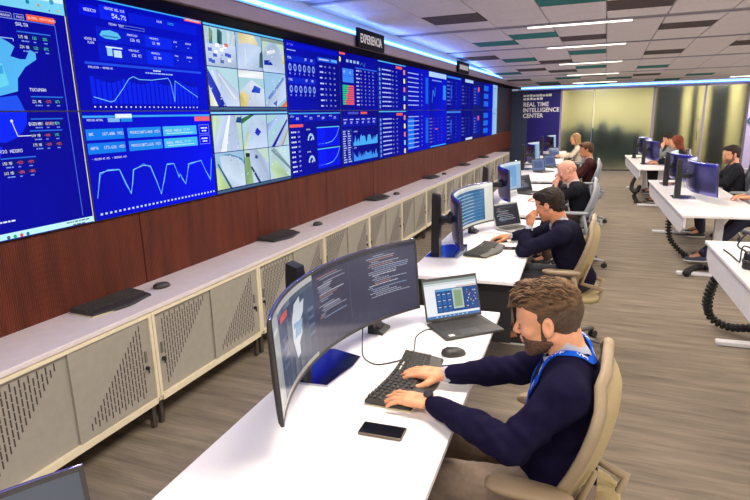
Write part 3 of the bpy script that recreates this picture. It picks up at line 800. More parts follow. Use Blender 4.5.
MB().cyl((2.42, YF-.02, .9), (2.42, YF-.02, 1.5), .014, n=10).build('pull_handle', alum, bpy.data.objects['window_3'])
struct(MB().span((3.56, YF-.25, 0), (XR, YF+.1, 2.44)).build('wall_far_pillar', mat('pillar_lilac', (176, 165, 205), rough=.6)))
t = thing('wall_plate', 'small dark oval plate on the pale column at the right edge', 'sign', (3.66, YF-.26, 1.42))
m_ = MB(); m_.cyl((0, 0, 0), (0, -.02, 0), .10, n=20); m_.build('plate', mat('plate_teal', (40, 70, 90), rough=.4), t)
MB().cyl((0, -.02, 0), (0, -.026, 0), .05, n=16).build('boss', mat('plate_light', (120, 150, 170), rough=.4), t)
# room behind the glass
yb = YF+2.9
struct(MB().span((-1.4, yb, 0), (3.6, yb+.1, CEIL)).build('wall_beyond', mat('lime_wall', (206, 196, 150), rough=.9)))
struct(MB().span((-1.5, YF+.12, 0), (-1.4, yb, CEIL)).build('wall_beyond_left', mat('lime_wall', (206, 196, 150))))
struct(MB().span((3.6, YF+.12, 0), (3.7, yb, CEIL)).build('wall_beyond_right', mat('lime_wall', (206, 196, 150))))
dark_teal = mat('dark_teal', (40, 66, 70), rough=.8)
for (x, w_, h_, y) in ((-1.0, .76, 1.15, 2.45), (-.15, .9, 1.2, 2.45), (.75, .85, 1.1, 2.45)):
    t = thing('filing_cupboard', 'dark low cupboard blurred behind the glass partition, '+('left one' if x < -.5 else 'middle one' if x < .3 else 'right one'), 'cupboard', (x, YF+y, 0), 0, 'cupboards behind the frosted glass')
    MB().rbox((0, 0, h_/2), (w_, .45, h_), .01, 1).build('body', dark_teal, t)
    for s in (-1, 1): MB().rbox((s*w_/4, -.23, h_/2), (w_/2-.02, .02, h_-.06), .004, 1).build('door', dark_teal, t)
for (x, y, s) in ((-.75, 1.5, 1.0), (-.1, 1.4, 1.05), (.35, 1.5, .95)):
    t = thing('coat_stand', 'dark coat on a stand, blurred behind the glass partition, '+('left one' if x < -.5 else 'middle one' if x < .1 else 'right one'), 'coat stand', (x, YF+y, 0), 0, 'coat stands behind the frosted glass')
    MB().lathe((0, 0, 0), [(.16, 0), (.16, .02), (.015, .04), (.015, 1.45*s)], 12).build('pole', dark_teal, t)
    MB().lathe((0, 0, .5), [(.12, 0), (.19, .25), (.20, .55), (.12, .8*s), (.04, .9*s)], 12).build('coat', dark_teal, t)
for (x, w_) in ((1.72, .75), (2.40, .16), (3.05, .5)):
    t = thing('curtain', 'dark curtain hanging behind the glass partition, %s' % ('widest one' if w_ > .6 else 'narrow one by the handle' if w_ < .3 else 'the right one'), 'curtain', (x, YF+.9, 0))
    m_ = MB(); pts = [(-w_/2+w_*i/24, .03*math.sin(i*1.6)) for i in range(25)]
    V = [(p, q, .02) for p, q in pts]+[(p, q, 2.45) for p, q in pts]; m_.add(V, [(i, i+1, i+26, i+25) for i in range(24)]); m_.build('cloth', dark_teal, t)
    MB().cyl((-w_/2-.03, 0, 2.47), (w_/2+.03, 0, 2.47), .012, n=8).build('rail', alum, t)
area_lamp(.0, YF+1.6, CEIL-.1, 1.8, .5, 72, (1, .98, .90)); area_lamp(2.6, YF+1.9, CEIL-.1, 1.4, .5, 50, (1, .97, .75))

# lettering
def lettering(name, txt, size, depth, m, parent, M4, sx=1.0, bold=0):
    cu = bpy.data.curves.new(name, 'FONT'); cu.body = txt; cu.size = size; cu.extrude = depth; cu.offset = bold; cu.resolution_u = 3
    o = bpy.data.objects.new('tmp_'+name, cu); COL.objects.link(o)
    dg = bpy.context.evaluated_depsgraph_get(); me = bpy.data.meshes.new_from_object(o.evaluated_get(dg)); bpy.data.objects.remove(o)
    me.transform(Matrix.Diagonal((sx, 1, 1, 1))); me.transform(M4); me.materials.clear()
    return link(name, me, m, parent)
white_vinyl = mat('white_vinyl', (250, 250, 255), rough=.5)
Mx = Matrix(((1, 0, 0, 0), (0, 0, -1, 0), (0, 1, 0, 0), (0, 0, 0, 1)))       # faces -Y
t = thing('wall_lettering', 'white words REAL TIME INTELLIGENCE CENTER on the navy far wall', 'lettering', (-2.44, YF-.012, 1.75))
for i, (s_, z_, h_) in enumerate((('REAL TIME', 0.21, .15), ('INTELLIGENCE', .04, .15), ('CENTER', -.13, .15))):
    lettering('word', s_, h_*1.18, .003, white_vinyl, t, Matrix.Translation((0, 0, z_)) @ Mx, .93, .004)
My = Matrix(((0, 0, 1, 0), (1, 0, 0, 0), (0, 1, 0, 0), (0, 0, 0, 1)))        # faces +X
sign_black = mat('sign_black', (8, 6, 20), rough=.6, spec=.1)
for w_, z_, n_ in ((.86, .50, 9), (.60, .40, 6)):      # two lines too small to read in the photograph
    m_ = MB()
    for q in range(n_): m_.span((q*w_/n_, -.003, z_), (q*w_/n_+w_/n_*.82, 0, z_+.06+.008*(q % 3)))
    m_.build('small_print', white_vinyl, t)['kind'] = 'stuff'
for (y, ln, txt, lab) in ((5.72, .76, 'EXPERIENCIA', 'black sign reading EXPERIENCIA on the soffit, nearer and larger in view'), (10.1, .85, '', 'black sign on the soffit with unreadable pale print, the far smaller one')):
    t = thing('hanging_sign', lab, 'sign', (-2.47, y, 2.515))
    MB().rbox((0, ln/2, .095), (.03, ln, .19), .003, 1).build('board', sign_black, t)
    if txt: lettering('word', txt, .125, .001, white_vinyl, t, Matrix.Translation((.0165, .05, .05)) @ My, .83, .003)
    else:
        m_ = MB()
        for q in range(8): m_.span((.015, .10+q*.085, .055), (.018, .165+q*.085, .135))
        m_.build('small_print', white_vinyl, t)['kind'] = 'stuff'
    for s in (.15, ln-.15): MB().cyl((-.025, s, .1), (-.005, s, .1), .012, n=8).build('bracket', alum, t)
# ================================================================== VIDEO WALL
YS0, PW, ZM, ZB, ZT = 2.41, 1.147, 1.872, 1.238, 2.506
XF = -2.752
black_plastic = mat('black_plastic', (22, 22, 26), rough=.45)
W_ = (225, 230, 255); CY = (60, 190, 235); RD = (240, 90, 80); LB = (40, 90, 235)
def bars(c, u0, v0, u1, v1, n, col, rnd, lo=.2):
    w = (u1-u0)/n
    for i in range(n): c.rect(u0+i*w+w*.15, v0, u0+i*w+w*.85, v0+(v1-v0)*rnd.uniform(lo, 1), col)
def table(c, u0, v0, u1, v1, rows, cols, h, rnd, col=(170, 185, 240), hl=None):
    for r in range(rows):
        v = v1-(r+.8)*(v1-v0)/rows
        for k in range(cols):
            a = u0+k*(u1-u0)/cols; b = a+(u1-u0)/cols*rnd.uniform(.45, .8)
            if k == 0: c.scribble(a, v, b, h, col, rnd=rnd)
            else: c.text('%03d' % rnd.randrange(999) if rnd.random() < .7 else '%d%%' % rnd.randrange(99), a, v, h*1.1, hl or col)
def area(c, u0, v0, u1, v1, n, col, rnd, amp=1.0):
    hh = [rnd.uniform(.25, 1)*amp for _ in range(n+1)]
    for i in range(n):
        a = u0+(u1-u0)*i/n; b = u0+(u1-u0)*(i+1)/n
        c.poly([(a, v0), (b, v0), (b, v0+(v1-v0)*hh[i+1]), (a, v0+(v1-v0)*hh[i])], col)
def road(c, u0, v0, u1, v1, kind, rnd):
    U = lambda a: u0+(u1-u0)*a; Vv = lambda b: v0+(v1-v0)*b
    P = lambda *q: [(U(a), Vv(b)) for a, b in q]
    base = [(165, 205, 215), (150, 190, 220), (185, 212, 195), (175, 212, 222)][kind % 4]
    c.rect(u0, v0, u1, v1, base); c.up()
    grey = (190, 208, 236); gr2 = (160, 188, 232)
    flat = c.poly
    def jp(pts, col, lay=None): flat(pts, [tuple(max(0, min(255, v+q)) for v in col) for q in [rnd.randint(-38, 14) for _ in pts]], lay)
    c.poly = jp
    if kind == 0:      # street with cars and people under trees
        c.poly(P((0, 0), (1, 0), (1, .62), (0, .55)), (196, 212, 240)); c.up()
        for _ in range(9): a = rnd.random()*.9; c.poly(P((a, .62), (a+.1, .58), (a+.13, .9), (a+.03, 1)), rnd.choice([(60, 110, 80), (110, 150, 90), (90, 120, 160), (200, 215, 225)]))
        for _ in range(14): a, b = rnd.random()*.85, rnd.random()*.6; c.rect(U(a), Vv(b), U(a+.12), Vv(b+.09), rnd.choice([(250, 250, 255), (60, 90, 200), (225, 90, 90), (240, 245, 255), (90, 110, 170)]))
    elif kind == 1:
        c.poly(P((0, .0), (1, .0), (.95, .7), (.1, .82)), grey); c.up(); c.poly(P((.1, .7), (.5, .75), (.9, .72), (.7, 1), (.1, 1)), (225, 212, 165))
        c.poly(P((.85, .1), (1, .1), (1, .6), (.9, .5)), (70, 110, 120)); c.poly(P((.3, .1), (.36, .1), (.34, .6), (.32, .6)), (235, 240, 250))
    elif kind == 2:
        c.poly(P((0, 0), (1, .0), (1, .55), (.6, .9), (.3, .9), (0, .5)), grey); c.up(); c.poly(P((.05, .2), (.45, .22), (.3, .36), (.05, .34)), (40, 70, 190))
        c.poly(P((.2, .5), (.6, .62), (.55, .7), (.2, .62)), (240, 243, 250)); c.poly(P((.85, .3), (1, .3), (1, .6), (.9, .55)), (215, 215, 160)); c.poly(P((0, .9), (1, .9), (1, 1), (0, 1)), (140, 160, 150))
    elif kind == 3:
        c.poly(P((0, .95), (.12, .75), (.55, 0), (0, 0)), (45, 60, 190)); c.poly(P((.1, .9), (.3, .95), (1, .35), (1, 0), (.5, 0)), (205, 218, 245)); c.up(); c.poly(P((.0, .55), (.25, 0), (.0, 0)), (235, 240, 220))
        c.poly(P((.32, .85), (.35, .86), (.9, .2), (.82, .2)), (240, 245, 255))
    elif kind == 4:
        c.poly(P((0, .4), (.5, .75), (1, .5), (1, 0), (0, 0)), (205, 215, 235)); c.up(); c.poly(P((.0, 0), (.25, 0), (.35, .3), (.1, .45), (0, .3)), (222, 205, 130)); c.poly(P((.45, .4), (.8, .38), (.85, .52), (.6, .6)), (40, 80, 200))
        c.poly(P((.0, .8), (1, .8), (1, 1), (0, 1)), (235, 240, 245))
    elif kind == 5:
        c.poly(P((.0, .1), (.9, .95), (1, .9), (1, .3), (.5, 0), (0, 0)), grey); c.up(); c.poly(P((.1, .25), (.2, .2), (.95, .85), (.9, .92)), (120, 150, 215)); c.poly(P((.7, 0), (1, 0), (1, .2)), (235, 130, 70)); c.poly(P((.35, .1), (.5, .0), (.55, .2)), (60, 90, 190))
    elif kind == 6:
        c.poly(P((.35, 1), (.8, 1), (.9, 0), (0, 0), (.05, .3)), grey); c.up(); c.poly(P((.55, 1), (.62, 1), (.4, 0), (.2, 0)), (240, 245, 250)); c.poly(P((.0, .3), (.18, .9), (.1, 1), (0, 1)), (188, 218, 178)); c.poly(P((.8, .8), (1, .78), (1, .95), (.85, .95)), (50, 90, 160))
    elif kind == 7:
        c.poly(P((.1, 0), (1, 0), (1, .8), (.45, 1), (.2, .6)), grey); c.up(); c.poly(P((.45, .5), (.6, .62), (.75, .48), (.6, .36)), (40, 50, 200)); c.poly(P((0, .75), (.5, 1), (.3, 1), (0, .9)), (60, 110, 70)); c.poly(P((.0, .0), (.12, .0), (.25, .5), (.18, .5)), (205, 220, 170))
    elif kind == 8:
        c.poly(P((.05, 0), (.6, 0), (1, .7), (1, .95)), grey); c.poly(P((.0, .4), (.9, 1), (.6, 1), (0, .7)), gr2); c.up(); c.poly(P((.15, 0), (.3, 0), (.98, .8), (.95, .86)), (50, 65, 190)); c.poly(P((.6, 0), (.7, 0), (1, .5), (1, .58)), (190, 160, 120))
    elif kind == 9:
        c.poly(P((.15, .9), (.6, .95), (1, .6), (1, 0), (.45, 0), (.2, .5)), (205, 222, 242)); c.up(); c.poly(P((0, .6), (.05, .6), (.4, 0), (0, 0)), (196, 218, 160)); c.poly(P((.05, .7), (.09, .72), (.5, 0), (.42, 0)), (60, 95, 100)); c.poly(P((.2, .95), (.9, .8), (1, .6), (1, .68), (.5, .95)), (90, 140, 180))
    elif kind == 10:
        c.poly(P((.2, 0), (1, 0), (1, .5), (.5, 1), (.2, 1)), grey); c.up(); c.poly(P((.0, .0), (.3, .0), (.2, .8), (0, .8)), (150, 182, 130)); c.poly(P((.05, .8), (.2, .78), (.22, .9), (.05, .92)), (30, 40, 60)); c.poly(P((.2, .5), (.28, .5), (.6, 0), (.5, 0)), (60, 75, 120)); c.poly(P((.4, .75), (.5, .7), (.55, .78), (.45, .84)), (70, 90, 150))
    else:
        c.poly(P((.0, 0), (.8, 0), (1, .4), (.6, 1), (.1, 1)), (195, 220, 225)); c.up(); c.poly(P((.1, .9), (.25, 1), (1, .3), (1, .2)), (140, 170, 180)); c.poly(P((.0, .4), (.3, .6), (.9, .02), (.2, .0)), (180, 208, 170), None)
    for _ in range(15):
        a, b = rnd.random()*.86, rnd.random()*.88; s = rnd.uniform(.02, .10); q = rnd.choice([(214, 226, 244), (176, 198, 222), (150, 178, 196), (196, 214, 226), (236, 240, 246)])
        c.poly(P((a, b), (a+s*.6, b+s*.1), (a+s, b+s*.7), (a+s*.3, b+s*.5)), q)
    del c.poly
def tag_box(c, u, v, title, rows, w=.19):
    c.text(title, u, v, .016, W_); c.rect(u, v-.030, u+w, v-.024, (40, 110, 220))
    for r, (a, b, col1, d, col2) in enumerate(rows):
        y = v-.058-r*.048
        c.rect(u, y-.004, u+w, y+.022, (4, 18, 124)); c.up(); c.text(a, u+.004, y, .014, W_, wide=.72); c.text(b, u+.080, y, .014, col1, wide=.72); c.text(d, u+.140, y, .014, col2, wide=.72); c.up(-1)
        c.scribble(u+.02, y-.016, u+.06, .006, (120, 150, 230)); c.rect(u+.085, y-.016, u+.10, y-.011, (120, 150, 230)); c.rect(u+.145, y-.016, u+.165, y-.011, (120, 150, 230))
GN = (90, 220, 190)
def content(c, col, row, y0, y1, z0, z1, rnd):
    def bg(a, b): c._add([(y0, z0), (y1, z0), (y1, z1), (y0, z1)], [b, a, a, b], 0); c.up()
    if col < 0:
        bg((3, 4, 145), (2, 6, 171))
        land = (90, 190, 235)
        if col == -1:
            c.line([(2.33, min(z1, 2.312)), (2.333, z0 if row == 0 else 1.29)], .004, (80, 110, 220))
            c.line([(2.402, z0), (2.402, min(z1, 2.37))], .005, (230, 225, 215))
            if row == 0:
                c.line([(y0, 2.32), (2.33, 2.314)], .004, (80, 110, 220)); c.line([(y0, 2.222), (2.08, 2.222), (2.08, 2.21)], .004, (160, 190, 240))
                c.rect(y0, 2.372, y1-.004, 2.43, (120, 205, 240)); c.rect(y0, 2.43, y1-.004, z1, (200, 235, 248)); c.up()
                for (a, b, cc, r_) in ((2.19, 2.41, (10, 130, 150), .011), (2.25, 2.402, (190, 150, 90), .008), (2.33, 2.43, (60, 150, 190), .014), (2.36, 2.39, (190, 170, 90), .007), (2.31, 2.385, (90, 110, 130), .005), (1.9, 2.42, (40, 120, 200), .01), (1.7, 2.4, (220, 90, 80), .01)):
                    c.poly([(a+r_*math.cos(t*PI/4), b+r_*math.sin(t*PI/4)) for t in range(8)], cc)
                for a, b, s in ((2.02, 2.09, 'REGION'), (2.105, 2.155, 'PAIS')):
                    c.line([(a, 2.317), (b, 2.317), (b, 2.342), (a, 2.342), (a, 2.317)], .0025, (150, 160, 210)); c.text(s, a+.012, 2.324, .010, (220, 225, 250))
                c.rect(2.17, 2.319, 2.33, 2.349, (238, 92, 62)); c.up(); c.text('GLOBAL MONITORING', 2.178, 2.329, .011, (255, 220, 210)); c.up(-1)
                tag_box(c, 2.105, 2.287, 'SALTA', [('115 MB', '12%', GN, '25%', GN), ('224 MB', '12%', GN, '07%', GN)])
                c.poly([(1.3, 1.95), (1.3, 2.26), (1.75, 2.30), (1.93, 2.23), (2.01, 2.222), (2.05, 2.204), (2.08, 2.185), (2.05, 2.137), (2.10, 2.126), (2.13, 2.128), (2.16, 2.177), (2.19, 2.164), (2.19, 2.132), (2.12, 2.089), (2.07, 2.032), (2.06, 1.97), (1.9, 1.93)], (80, 175, 235))
                c.up(); c.poly([(1.4, 1.98), (1.4, 2.1), (1.7, 2.12), (2.0, 2.1), (2.02, 2.0), (1.9, 1.96)], (100, 205, 235)); c.rect(1.92, 2.05, 2.0, 2.09, (60, 160, 225))
                c.poly([(1.3, z0), (1.3, 1.95), (1.9, 1.93), (2.05, 1.95), (2.06, 1.93), (2.08, z0)], (30, 80, 235))
                tag_box(c, 2.125, 1.972, 'TUCUMAN', [('221 MB', '-27%', RD, '07%', GN)])
            else:
                c.poly([(1.3, 1.80), (1.3, z1), (2.09, z1), (2.08, 1.808), (2.05, 1.77), (2.02, 1.745), (1.95, 1.72), (1.8, 1.74)], (7, 38, 249))
                c.poly([(1.75, 1.6), (1.9, 1.62), (1.93, 1.7), (1.80, 1.72)], (7, 38, 249)); c.up()
                c.line([(2.00, 1.82), (2.02, 1.75), (2.10, 1.75)], .004, W_); c.poly([(2.0+.008*math.cos(t), 1.825+.008*math.sin(t)) for t in (0, 1.05, 2.1, 3.14, 4.2, 5.2)], W_)
                tag_box(c, 2.105, 1.86, '', [('221 MB', '-25%', RD, '53%', GN)]); tag_box(c, 2.09, 1.80, 'BUENOS AIRES', [('144 MB', '-60%', RD, '14%', GN), ('175 MB', '-22%', RD, '-56%', RD)])
                tag_box(c, 1.91, 1.67, 'RIO NEGRO', [('150 MB', '-52%', RD, '-57%', RD), ('163 MB', '-20%', RD, '-80%', RD)])
                c.rect(y0, z0+.004, y1-.004, 1.276, (190, 240, 248)); c.up(); c.scribble(1.85, 1.33, 1.93, .008, W_, rnd=rnd)
                for i, cc in enumerate(((60, 100, 140), (20, 170, 130), (220, 70, 80), (40, 110, 150))): a = 1.88+i*.035; c.poly([(a+.010*math.cos(t*PI/3), 1.254+.010*math.sin(t*PI/3)) for t in range(6)], cc)
                c.scribble(2.22, 1.262, 2.37, .007, (90, 100, 110), rnd=rnd); c.scribble(2.26, 1.245, 2.34, .007, (90, 100, 110), rnd=rnd)
        else:
            c.poly([(y0+.3, z0), (y1, z0), (y1, z1-.1), (y0+.2, z1-.2)], (40, 120, 235) if row == 0 else (7, 37, 239))
            if row == 0: c.rect(y0, z1-.06, y1, z1, (170, 225, 245))
            else: c.rect(y0, z0, y1, z0+.04, (170, 225, 245))
        return
    L = col
    if L == 0 and row == 0:
        bg((2, 13, 197), (2, 6, 171)); c.rect(y0+.02, z1-.012, y1, z1-.004, (60, 170, 235))
        c.rect(2.5, 2.395, 2.63, 2.452, (2, 14, 213)); c.rect(2.64, 2.392, 2.84, 2.47, (6, 31, 234)); c.rect(2.86, 2.395, 3.49, 2.455, (3, 24, 213)); c.up()
        c.text('NEGOCIO', 2.53, 2.42, .016, W_, wide=.9); c.text('VENTAS DEL DIA', 2.68, 2.448, .014, W_, wide=.9); c.text('54.7%', 2.73, 2.405, .026, W_); c.text('VIVO', 3.10, 2.43, .014, W_); c.text('12:52', 3.20, 2.43, .014, CY); c.up(-1)
        c.rect(3.37, 2.477, 3.55, 2.499, RD); c.up(); c.scribble(3.39, 2.484, 3.53, .007, (255, 200, 190), rnd=rnd); c.up(-1)
        c.text('FECHA: TODO', 2.70, 2.365, .012, W_); c.line([(2.78, 2.36), (2.98, 2.36), (2.98, 2.376), (2.78, 2.376), (2.78, 2.36)], .002, (120, 150, 230))
        for (za, zb) in ((2.265, 2.345), (2.160, 2.255)):
            c.rect(2.60, za, 3.48, zb, (3, 24, 202)); c.up(); c.rect(2.98, za+.006, 3.22, zb-.006, (5, 37, 234)); c.up()
            for (a, s1, s2) in ((2.83, 'COMBUSTIBLES', '126 M3'), (3.02, 'PRESUPUESTO', '21 MM'), (3.24, 'STOCK', '-'), (3.36, 'DESPACHO', '-')):
                c.text(s1, a, zb-.025, .011, W_, wide=.75); c.text(s2, a+.02, zb-.055, .016, W_)
            c.up(-2)
        c.up()
        c.poly([(2.62, 2.30), (2.64, 2.325), (2.70, 2.335), (2.76, 2.325), (2.78, 2.30), (2.74, 2.285), (2.66, 2.285)], (90, 190, 235)); c.rect(2.64, 2.295, 2.76, 2.303, (7, 37, 166))
        c.rect(2.66, 2.19, 2.70, 2.235, (150, 205, 240)); c.rect(2.71, 2.185, 2.77, 2.225, (190, 220, 245)); c.rect(2.655, 2.235, 2.78, 2.243, (210, 230, 250))
        c.text('VENTAS DE', 2.51, 2.265, .013, W_, wide=.8); c.text('PLAYA', 2.53, 2.245, .013, W_, wide=.8)
        c.rect(2.49, 2.132, 3.50, 2.146, (30, 75, 225)); c.text('EVOLUCION - VENTAS M3', 2.51, 2.112, .011, W_, wide=.9); c.scribble(2.95, 2.105, 3.2, .008, (150, 180, 240), rnd=rnd); c.scribble(3.02, 2.122, 3.09, .007, W_, rnd=rnd)
        c.rect(2.505, 1.912, 3.45, 2.07, (2, 14, 176)); c.up()
        for i in range(24): a = 2.51+i*.0392; c.rect(a, 1.915, a+.029, 2.066-.03*abs(math.sin(i*.5)), (4, 32, 234))
        c.up(); cv = [(2.52, 1.952), (2.64, 1.925), (2.67, 1.932), (2.75, 2.008), (2.80, 2.062), (2.84, 2.08), (2.89, 2.064), (3.0, 2.066), (3.06, 2.074), (3.15, 2.085), (3.17, 2.06), (3.195, 1.933), (3.215, 2.071), (3.3, 2.03), (3.44, 1.967)]
        c.line(cv, .0042, (120, 195, 245)); [c.rect(2.515+i*.0392, 1.892, 2.525+i*.0392, 1.900, W_) for i in range(24)]
    elif L == 0:
        bg((2, 17, 234), (1, 7, 182)); c.rect(y0+.01, z1-.034, y1, z1-.022, (60, 165, 235)); c.up(); c.rect(2.66, z1-.04, 2.79, z1-.014, (225, 240, 250))
        c.text('PERIODO ACTUAL', 2.45, 1.815, .012, W_, wide=.8); c.rect(2.60, 1.808, 2.69, 1.832, (120, 175, 230)); c.rect(2.70, 1.808, 2.79, 1.832, (30, 140, 225)); c.rect(3.38, 1.800, 3.55, 1.832, (235, 100, 110))
        for (a, b, s1, s2, cc) in ((2.43, 2.71, 'GNC', '167.606 (M3)', (16, 120, 232)), (2.74, 3.03, 'PROYECCION', '172.068 (M3)', (30, 135, 235)), (3.05, 3.39, 'VENTAS  PARCIAL', '', (70, 185, 240))):
            for (za, zb, q) in ((1.708, 1.770, 0), (1.628, 1.690, 1)):
                c.rect(a, za, b, zb, cc); c.up(); c.text(s1 if not q else ('NAFTA' if cc[0] == 16 else s1), a+.02, za+.025, .016, W_, wide=.8)
                if s2: c.text(s2 if not q else '173.626 (M3)', a+.115, za+.025, .017, W_, wide=.95)
                else: c.text('123 456', a+.2, za+.03, .014, (200, 240, 255), wide=.8); c.scribble(a+.03, za+.012, a+.3, .006, (190, 235, 250), rnd=rnd)
                c.up(-1)
        for za in (1.71, 1.635): c.line([(3.42, za), (3.53, za), (3.53, za+.062), (3.42, za+.062), (3.42, za)], .003, (140, 150, 230)); c.scribble(3.44, za+.035, 3.51, .009, W_, rnd=rnd); c.scribble(3.45, za+.015, 3.50, .009, W_, rnd=rnd)
        c.text('- VOLUMEN M3 (M3)  - DESPACHO (M3)', 2.45, 1.592, .012, W_, wide=.75)
        cv = [(2.45, 1.372), (2.47, 1.44), (2.49, 1.516), (2.55, 1.525), (2.64, 1.523), (2.68, 1.43), (2.71, 1.365), (2.73, 1.43), (2.75, 1.512), (2.84, 1.532), (2.9, 1.521), (2.94, 1.42), (2.97, 1.327), (3.01, 1.42), (3.05, 1.517), (3.12, 1.519), (3.16, 1.423), (3.175, 1.437), (3.19, 1.41), (3.22, 1.367), (3.25, 1.44), (3.27, 1.505), (3.41, 1.516), (3.45, 1.44), (3.5, 1.369), (3.53, 1.519)]
        c.line(cv, .005, (130, 205, 245)); c.line([(u+.004*math.sin(i), v+.010*math.sin(i*2.3)) for i, (u, v) in enumerate(cv)], .004, (80, 150, 240))
        for i in range(31): c.rect(2.455+i*.0354, 1.268, 2.472+i*.0354, 1.280, (190, 205, 250))
    elif L == 1:
        bg((3, 9, 124), (3, 9, 124)); g = .012; k = 0
        top = z1-.032 if row else z1-.028
        c.rect(y0+.01, z1-.020, y1-.01, z1-.006, (90, 190, 235) if row == 0 else (130, 205, 235)); c.rect(y0+.01, z0+.004, y1-.01, z0+.022, (70, 100, 120))
        us = [3.572, 3.955, 4.33, 4.695]
        vm = (2.195 if row == 0 else 1.557)
        for r_ in range(2):
            for q in range(3):
                va, vb = (vm+.003, top) if r_ == 0 else (z0+.03, vm-.003)
                c.layer = 1; road(c, us[q]+.004, va, us[q+1]-.004, vb, row*6+r_*3+q, rnd)
    elif L == 2 and row == 0:
        bg((4, 8, 130), (4, 12, 176)); c.rect(y0+.02, z1-.06, y1-.01, z1-.02, (3, 13, 197)); c.text('MONITOREO', y0+.04, z1-.045, .016, W_); c.scribble(y0+.04, z1-.09, y0+.2, .009, (150, 170, 240), rnd=rnd)
        for zt in (2.35, 2.155):
            c.rect(4.73, zt-.035, 5.30, zt+.02, (8, 37, 197)); c.up(); c.text('TOTAL', 4.75, zt-.01, .018, W_); c.text('07', 5.08, zt-.012, .024, W_); c.text('09', 5.20, zt-.012, .024, W_); c.up(-1)
            for i in range(6):
                a = 4.79+i*.092; c.poly([(a+.03*math.cos(t*PI/4), zt-.085+.036*math.sin(t*PI/4)) for t in range(8)], (130, 160, 240)); c.up(); c.poly([(a+.014*math.cos(t*PI/4), zt-.085+.018*math.sin(t*PI/4)) for t in range(8)], (4, 8, 130)); c.up(-1)
                c.text('%02d' % rnd.randrange(99), a-.02, zt-.148, .016, (190, 200, 250))
        c.rect(5.35, 2.36, 5.81, 2.40, (30, 90, 220)); c.up(); c.scribble(5.38, 2.375, 5.6, .010, W_, rnd=rnd); c.up(-1); c.rect(5.66, 2.37, 5.80, 2.395, (90, 170, 240), 3)
        table(c, 5.39, 1.90, 5.82, 2.35, 8, 4, .014, rnd, (200, 210, 250))
    elif L == 2:
        bg((4, 8, 130), (4, 11, 156)); c.rect(y0+.01, z1-.03, y1-.01, z1-.018, (70, 160, 235))
        for i, a in enumerate((4.73, 5.0, 5.27, 5.55)): c.rect(a, 1.765, a+.24, 1.83, (8, 24, 182)); c.up(); c.text('VUELOS', a+.01, 1.81, .013, W_); c.text('%03d' % rnd.randrange(999), a+.12, 1.785, .022, W_); c.up(-1)
        c.rect(4.72, 1.715, 4.98, 1.742, (235, 90, 90)); table(c, 4.74, 1.28, 5.0, 1.70, 9, 2, .014, rnd, (210, 215, 250))
        for zt in (1.58, 1.36):
            c.text('CONTROL', 5.04, zt+.10, .014, W_)
            for t in range(7):
                a0, a1 = PI-t*PI/7, PI-(t+1)*PI/7+.05; c.poly([(5.13+.07*math.cos(a0), zt+.07*math.sin(a0)), (5.13+.07*math.cos(a1), zt+.07*math.sin(a1)), (5.13+.045*math.cos(a1), zt+.045*math.sin(a1)), (5.13+.045*math.cos(a0), zt+.045*math.sin(a0))], (170, 210, 250))
            c.poly([(5.12, zt), (5.15, zt), (5.17, zt+.04)], (230, 235, 255))
            c.rect(5.26, zt-.08, 5.80, zt+.12, (3, 18, 223)); c.up(); c.rect(5.27, zt-.075, 5.45, zt+.115, (4, 24, 244)); c.line([(5.27, zt-.05), (5.5, zt-.045), (5.62, zt-.03), (5.72, zt+.02), (5.80, zt+.11)], .006, (120, 190, 245)); c.rect(5.26, zt+.115, 5.80, zt+.125, (90, 190, 235)); c.up(-1)
    elif L == 3 and row == 0:
        bg((4, 9, 156), (4, 8, 135)); c.rect(5.87, z1-.03, 6.02, z1-.008, RD); c.poly([(5.88+.03*math.cos(t), 2.42+.03*math.sin(t)) for t in (0, .8, 1.6, 2.4, 3.1, 4, 4.8, 5.5)], (225, 225, 160))
        for i in range(4): c.rect(6.05+i*.1, 2.40, 6.11+i*.1, 2.43, (150, 190, 240))
        c.line([(6.45, 2.39), (6.5, 2.42), (6.58, 2.38), (6.6, 2.43)], .008, (70, 120, 240))
        c.rect(5.94, 2.18, 6.24, 2.33, (60, 130, 240)); c.up(); c.line([(6.09, 2.18), (6.09, 2.33)], .004, (30, 70, 200)); c.line([(5.94, 2.25), (6.24, 2.25)], .004, (30, 70, 200)); c.text('07', 5.97, 2.28, .024, W_); c.text('42', 6.12, 2.28, .024, W_); c.up(-1)
        for i in range(9):
            z = 2.15-i*.0245; s = .08+.012*i+.02*math.sin(i*2); c.rect(5.93, z-.019, 5.93+.24-s, z, (30, 200, 130)); c.rect(5.93+.24-s, z-.019, 6.24, z, (235, 90, 105))
        table(c, 6.32, 1.92, 6.95, 2.35, 10, 5, .015, rnd, (185, 195, 250)); c.rect(6.3, 2.345, 6.97, 2.36, (40, 100, 225))
    elif L == 3:
        bg((4, 8, 124), (4, 9, 145)); c.rect(6.0+.05, z1-.04, 6.35, z1-.015, (70, 80, 200)); c.rect(6.42, z1-.04, 6.62, z1-.014, RD)
        for i in range(6): a = 5.9+i*.175; c.rect(a, 1.69, a+.15, 1.79, (9, 24, 176)); c.up(); c.scribble(a+.02, 1.765, a+.12, .008, W_, rnd=rnd); c.text('%03d' % rnd.randrange(999), a+.03, 1.72, .024, W_); c.up(-1)
        for a in (5.9, 6.03): table(c, a, 1.28, a+.11, 1.65, 14, 1, .012, rnd, (190, 200, 250)); c.line([(a-.008, 1.28), (a+.11, 1.28), (a+.11, 1.65), (a-.008, 1.65), (a-.008, 1.28)], .003, (90, 130, 230))
        c.text('HISTORICO', 6.20, 1.62, .014, W_); area(c, 6.18, 1.46, 6.95, 1.60, 26, (70, 165, 240), rnd); c.text('DIARIO', 6.20, 1.43, .014, W_); area(c, 6.18, 1.28, 6.95, 1.41, 30, (60, 140, 235), rnd, .9)
    elif L == 4:
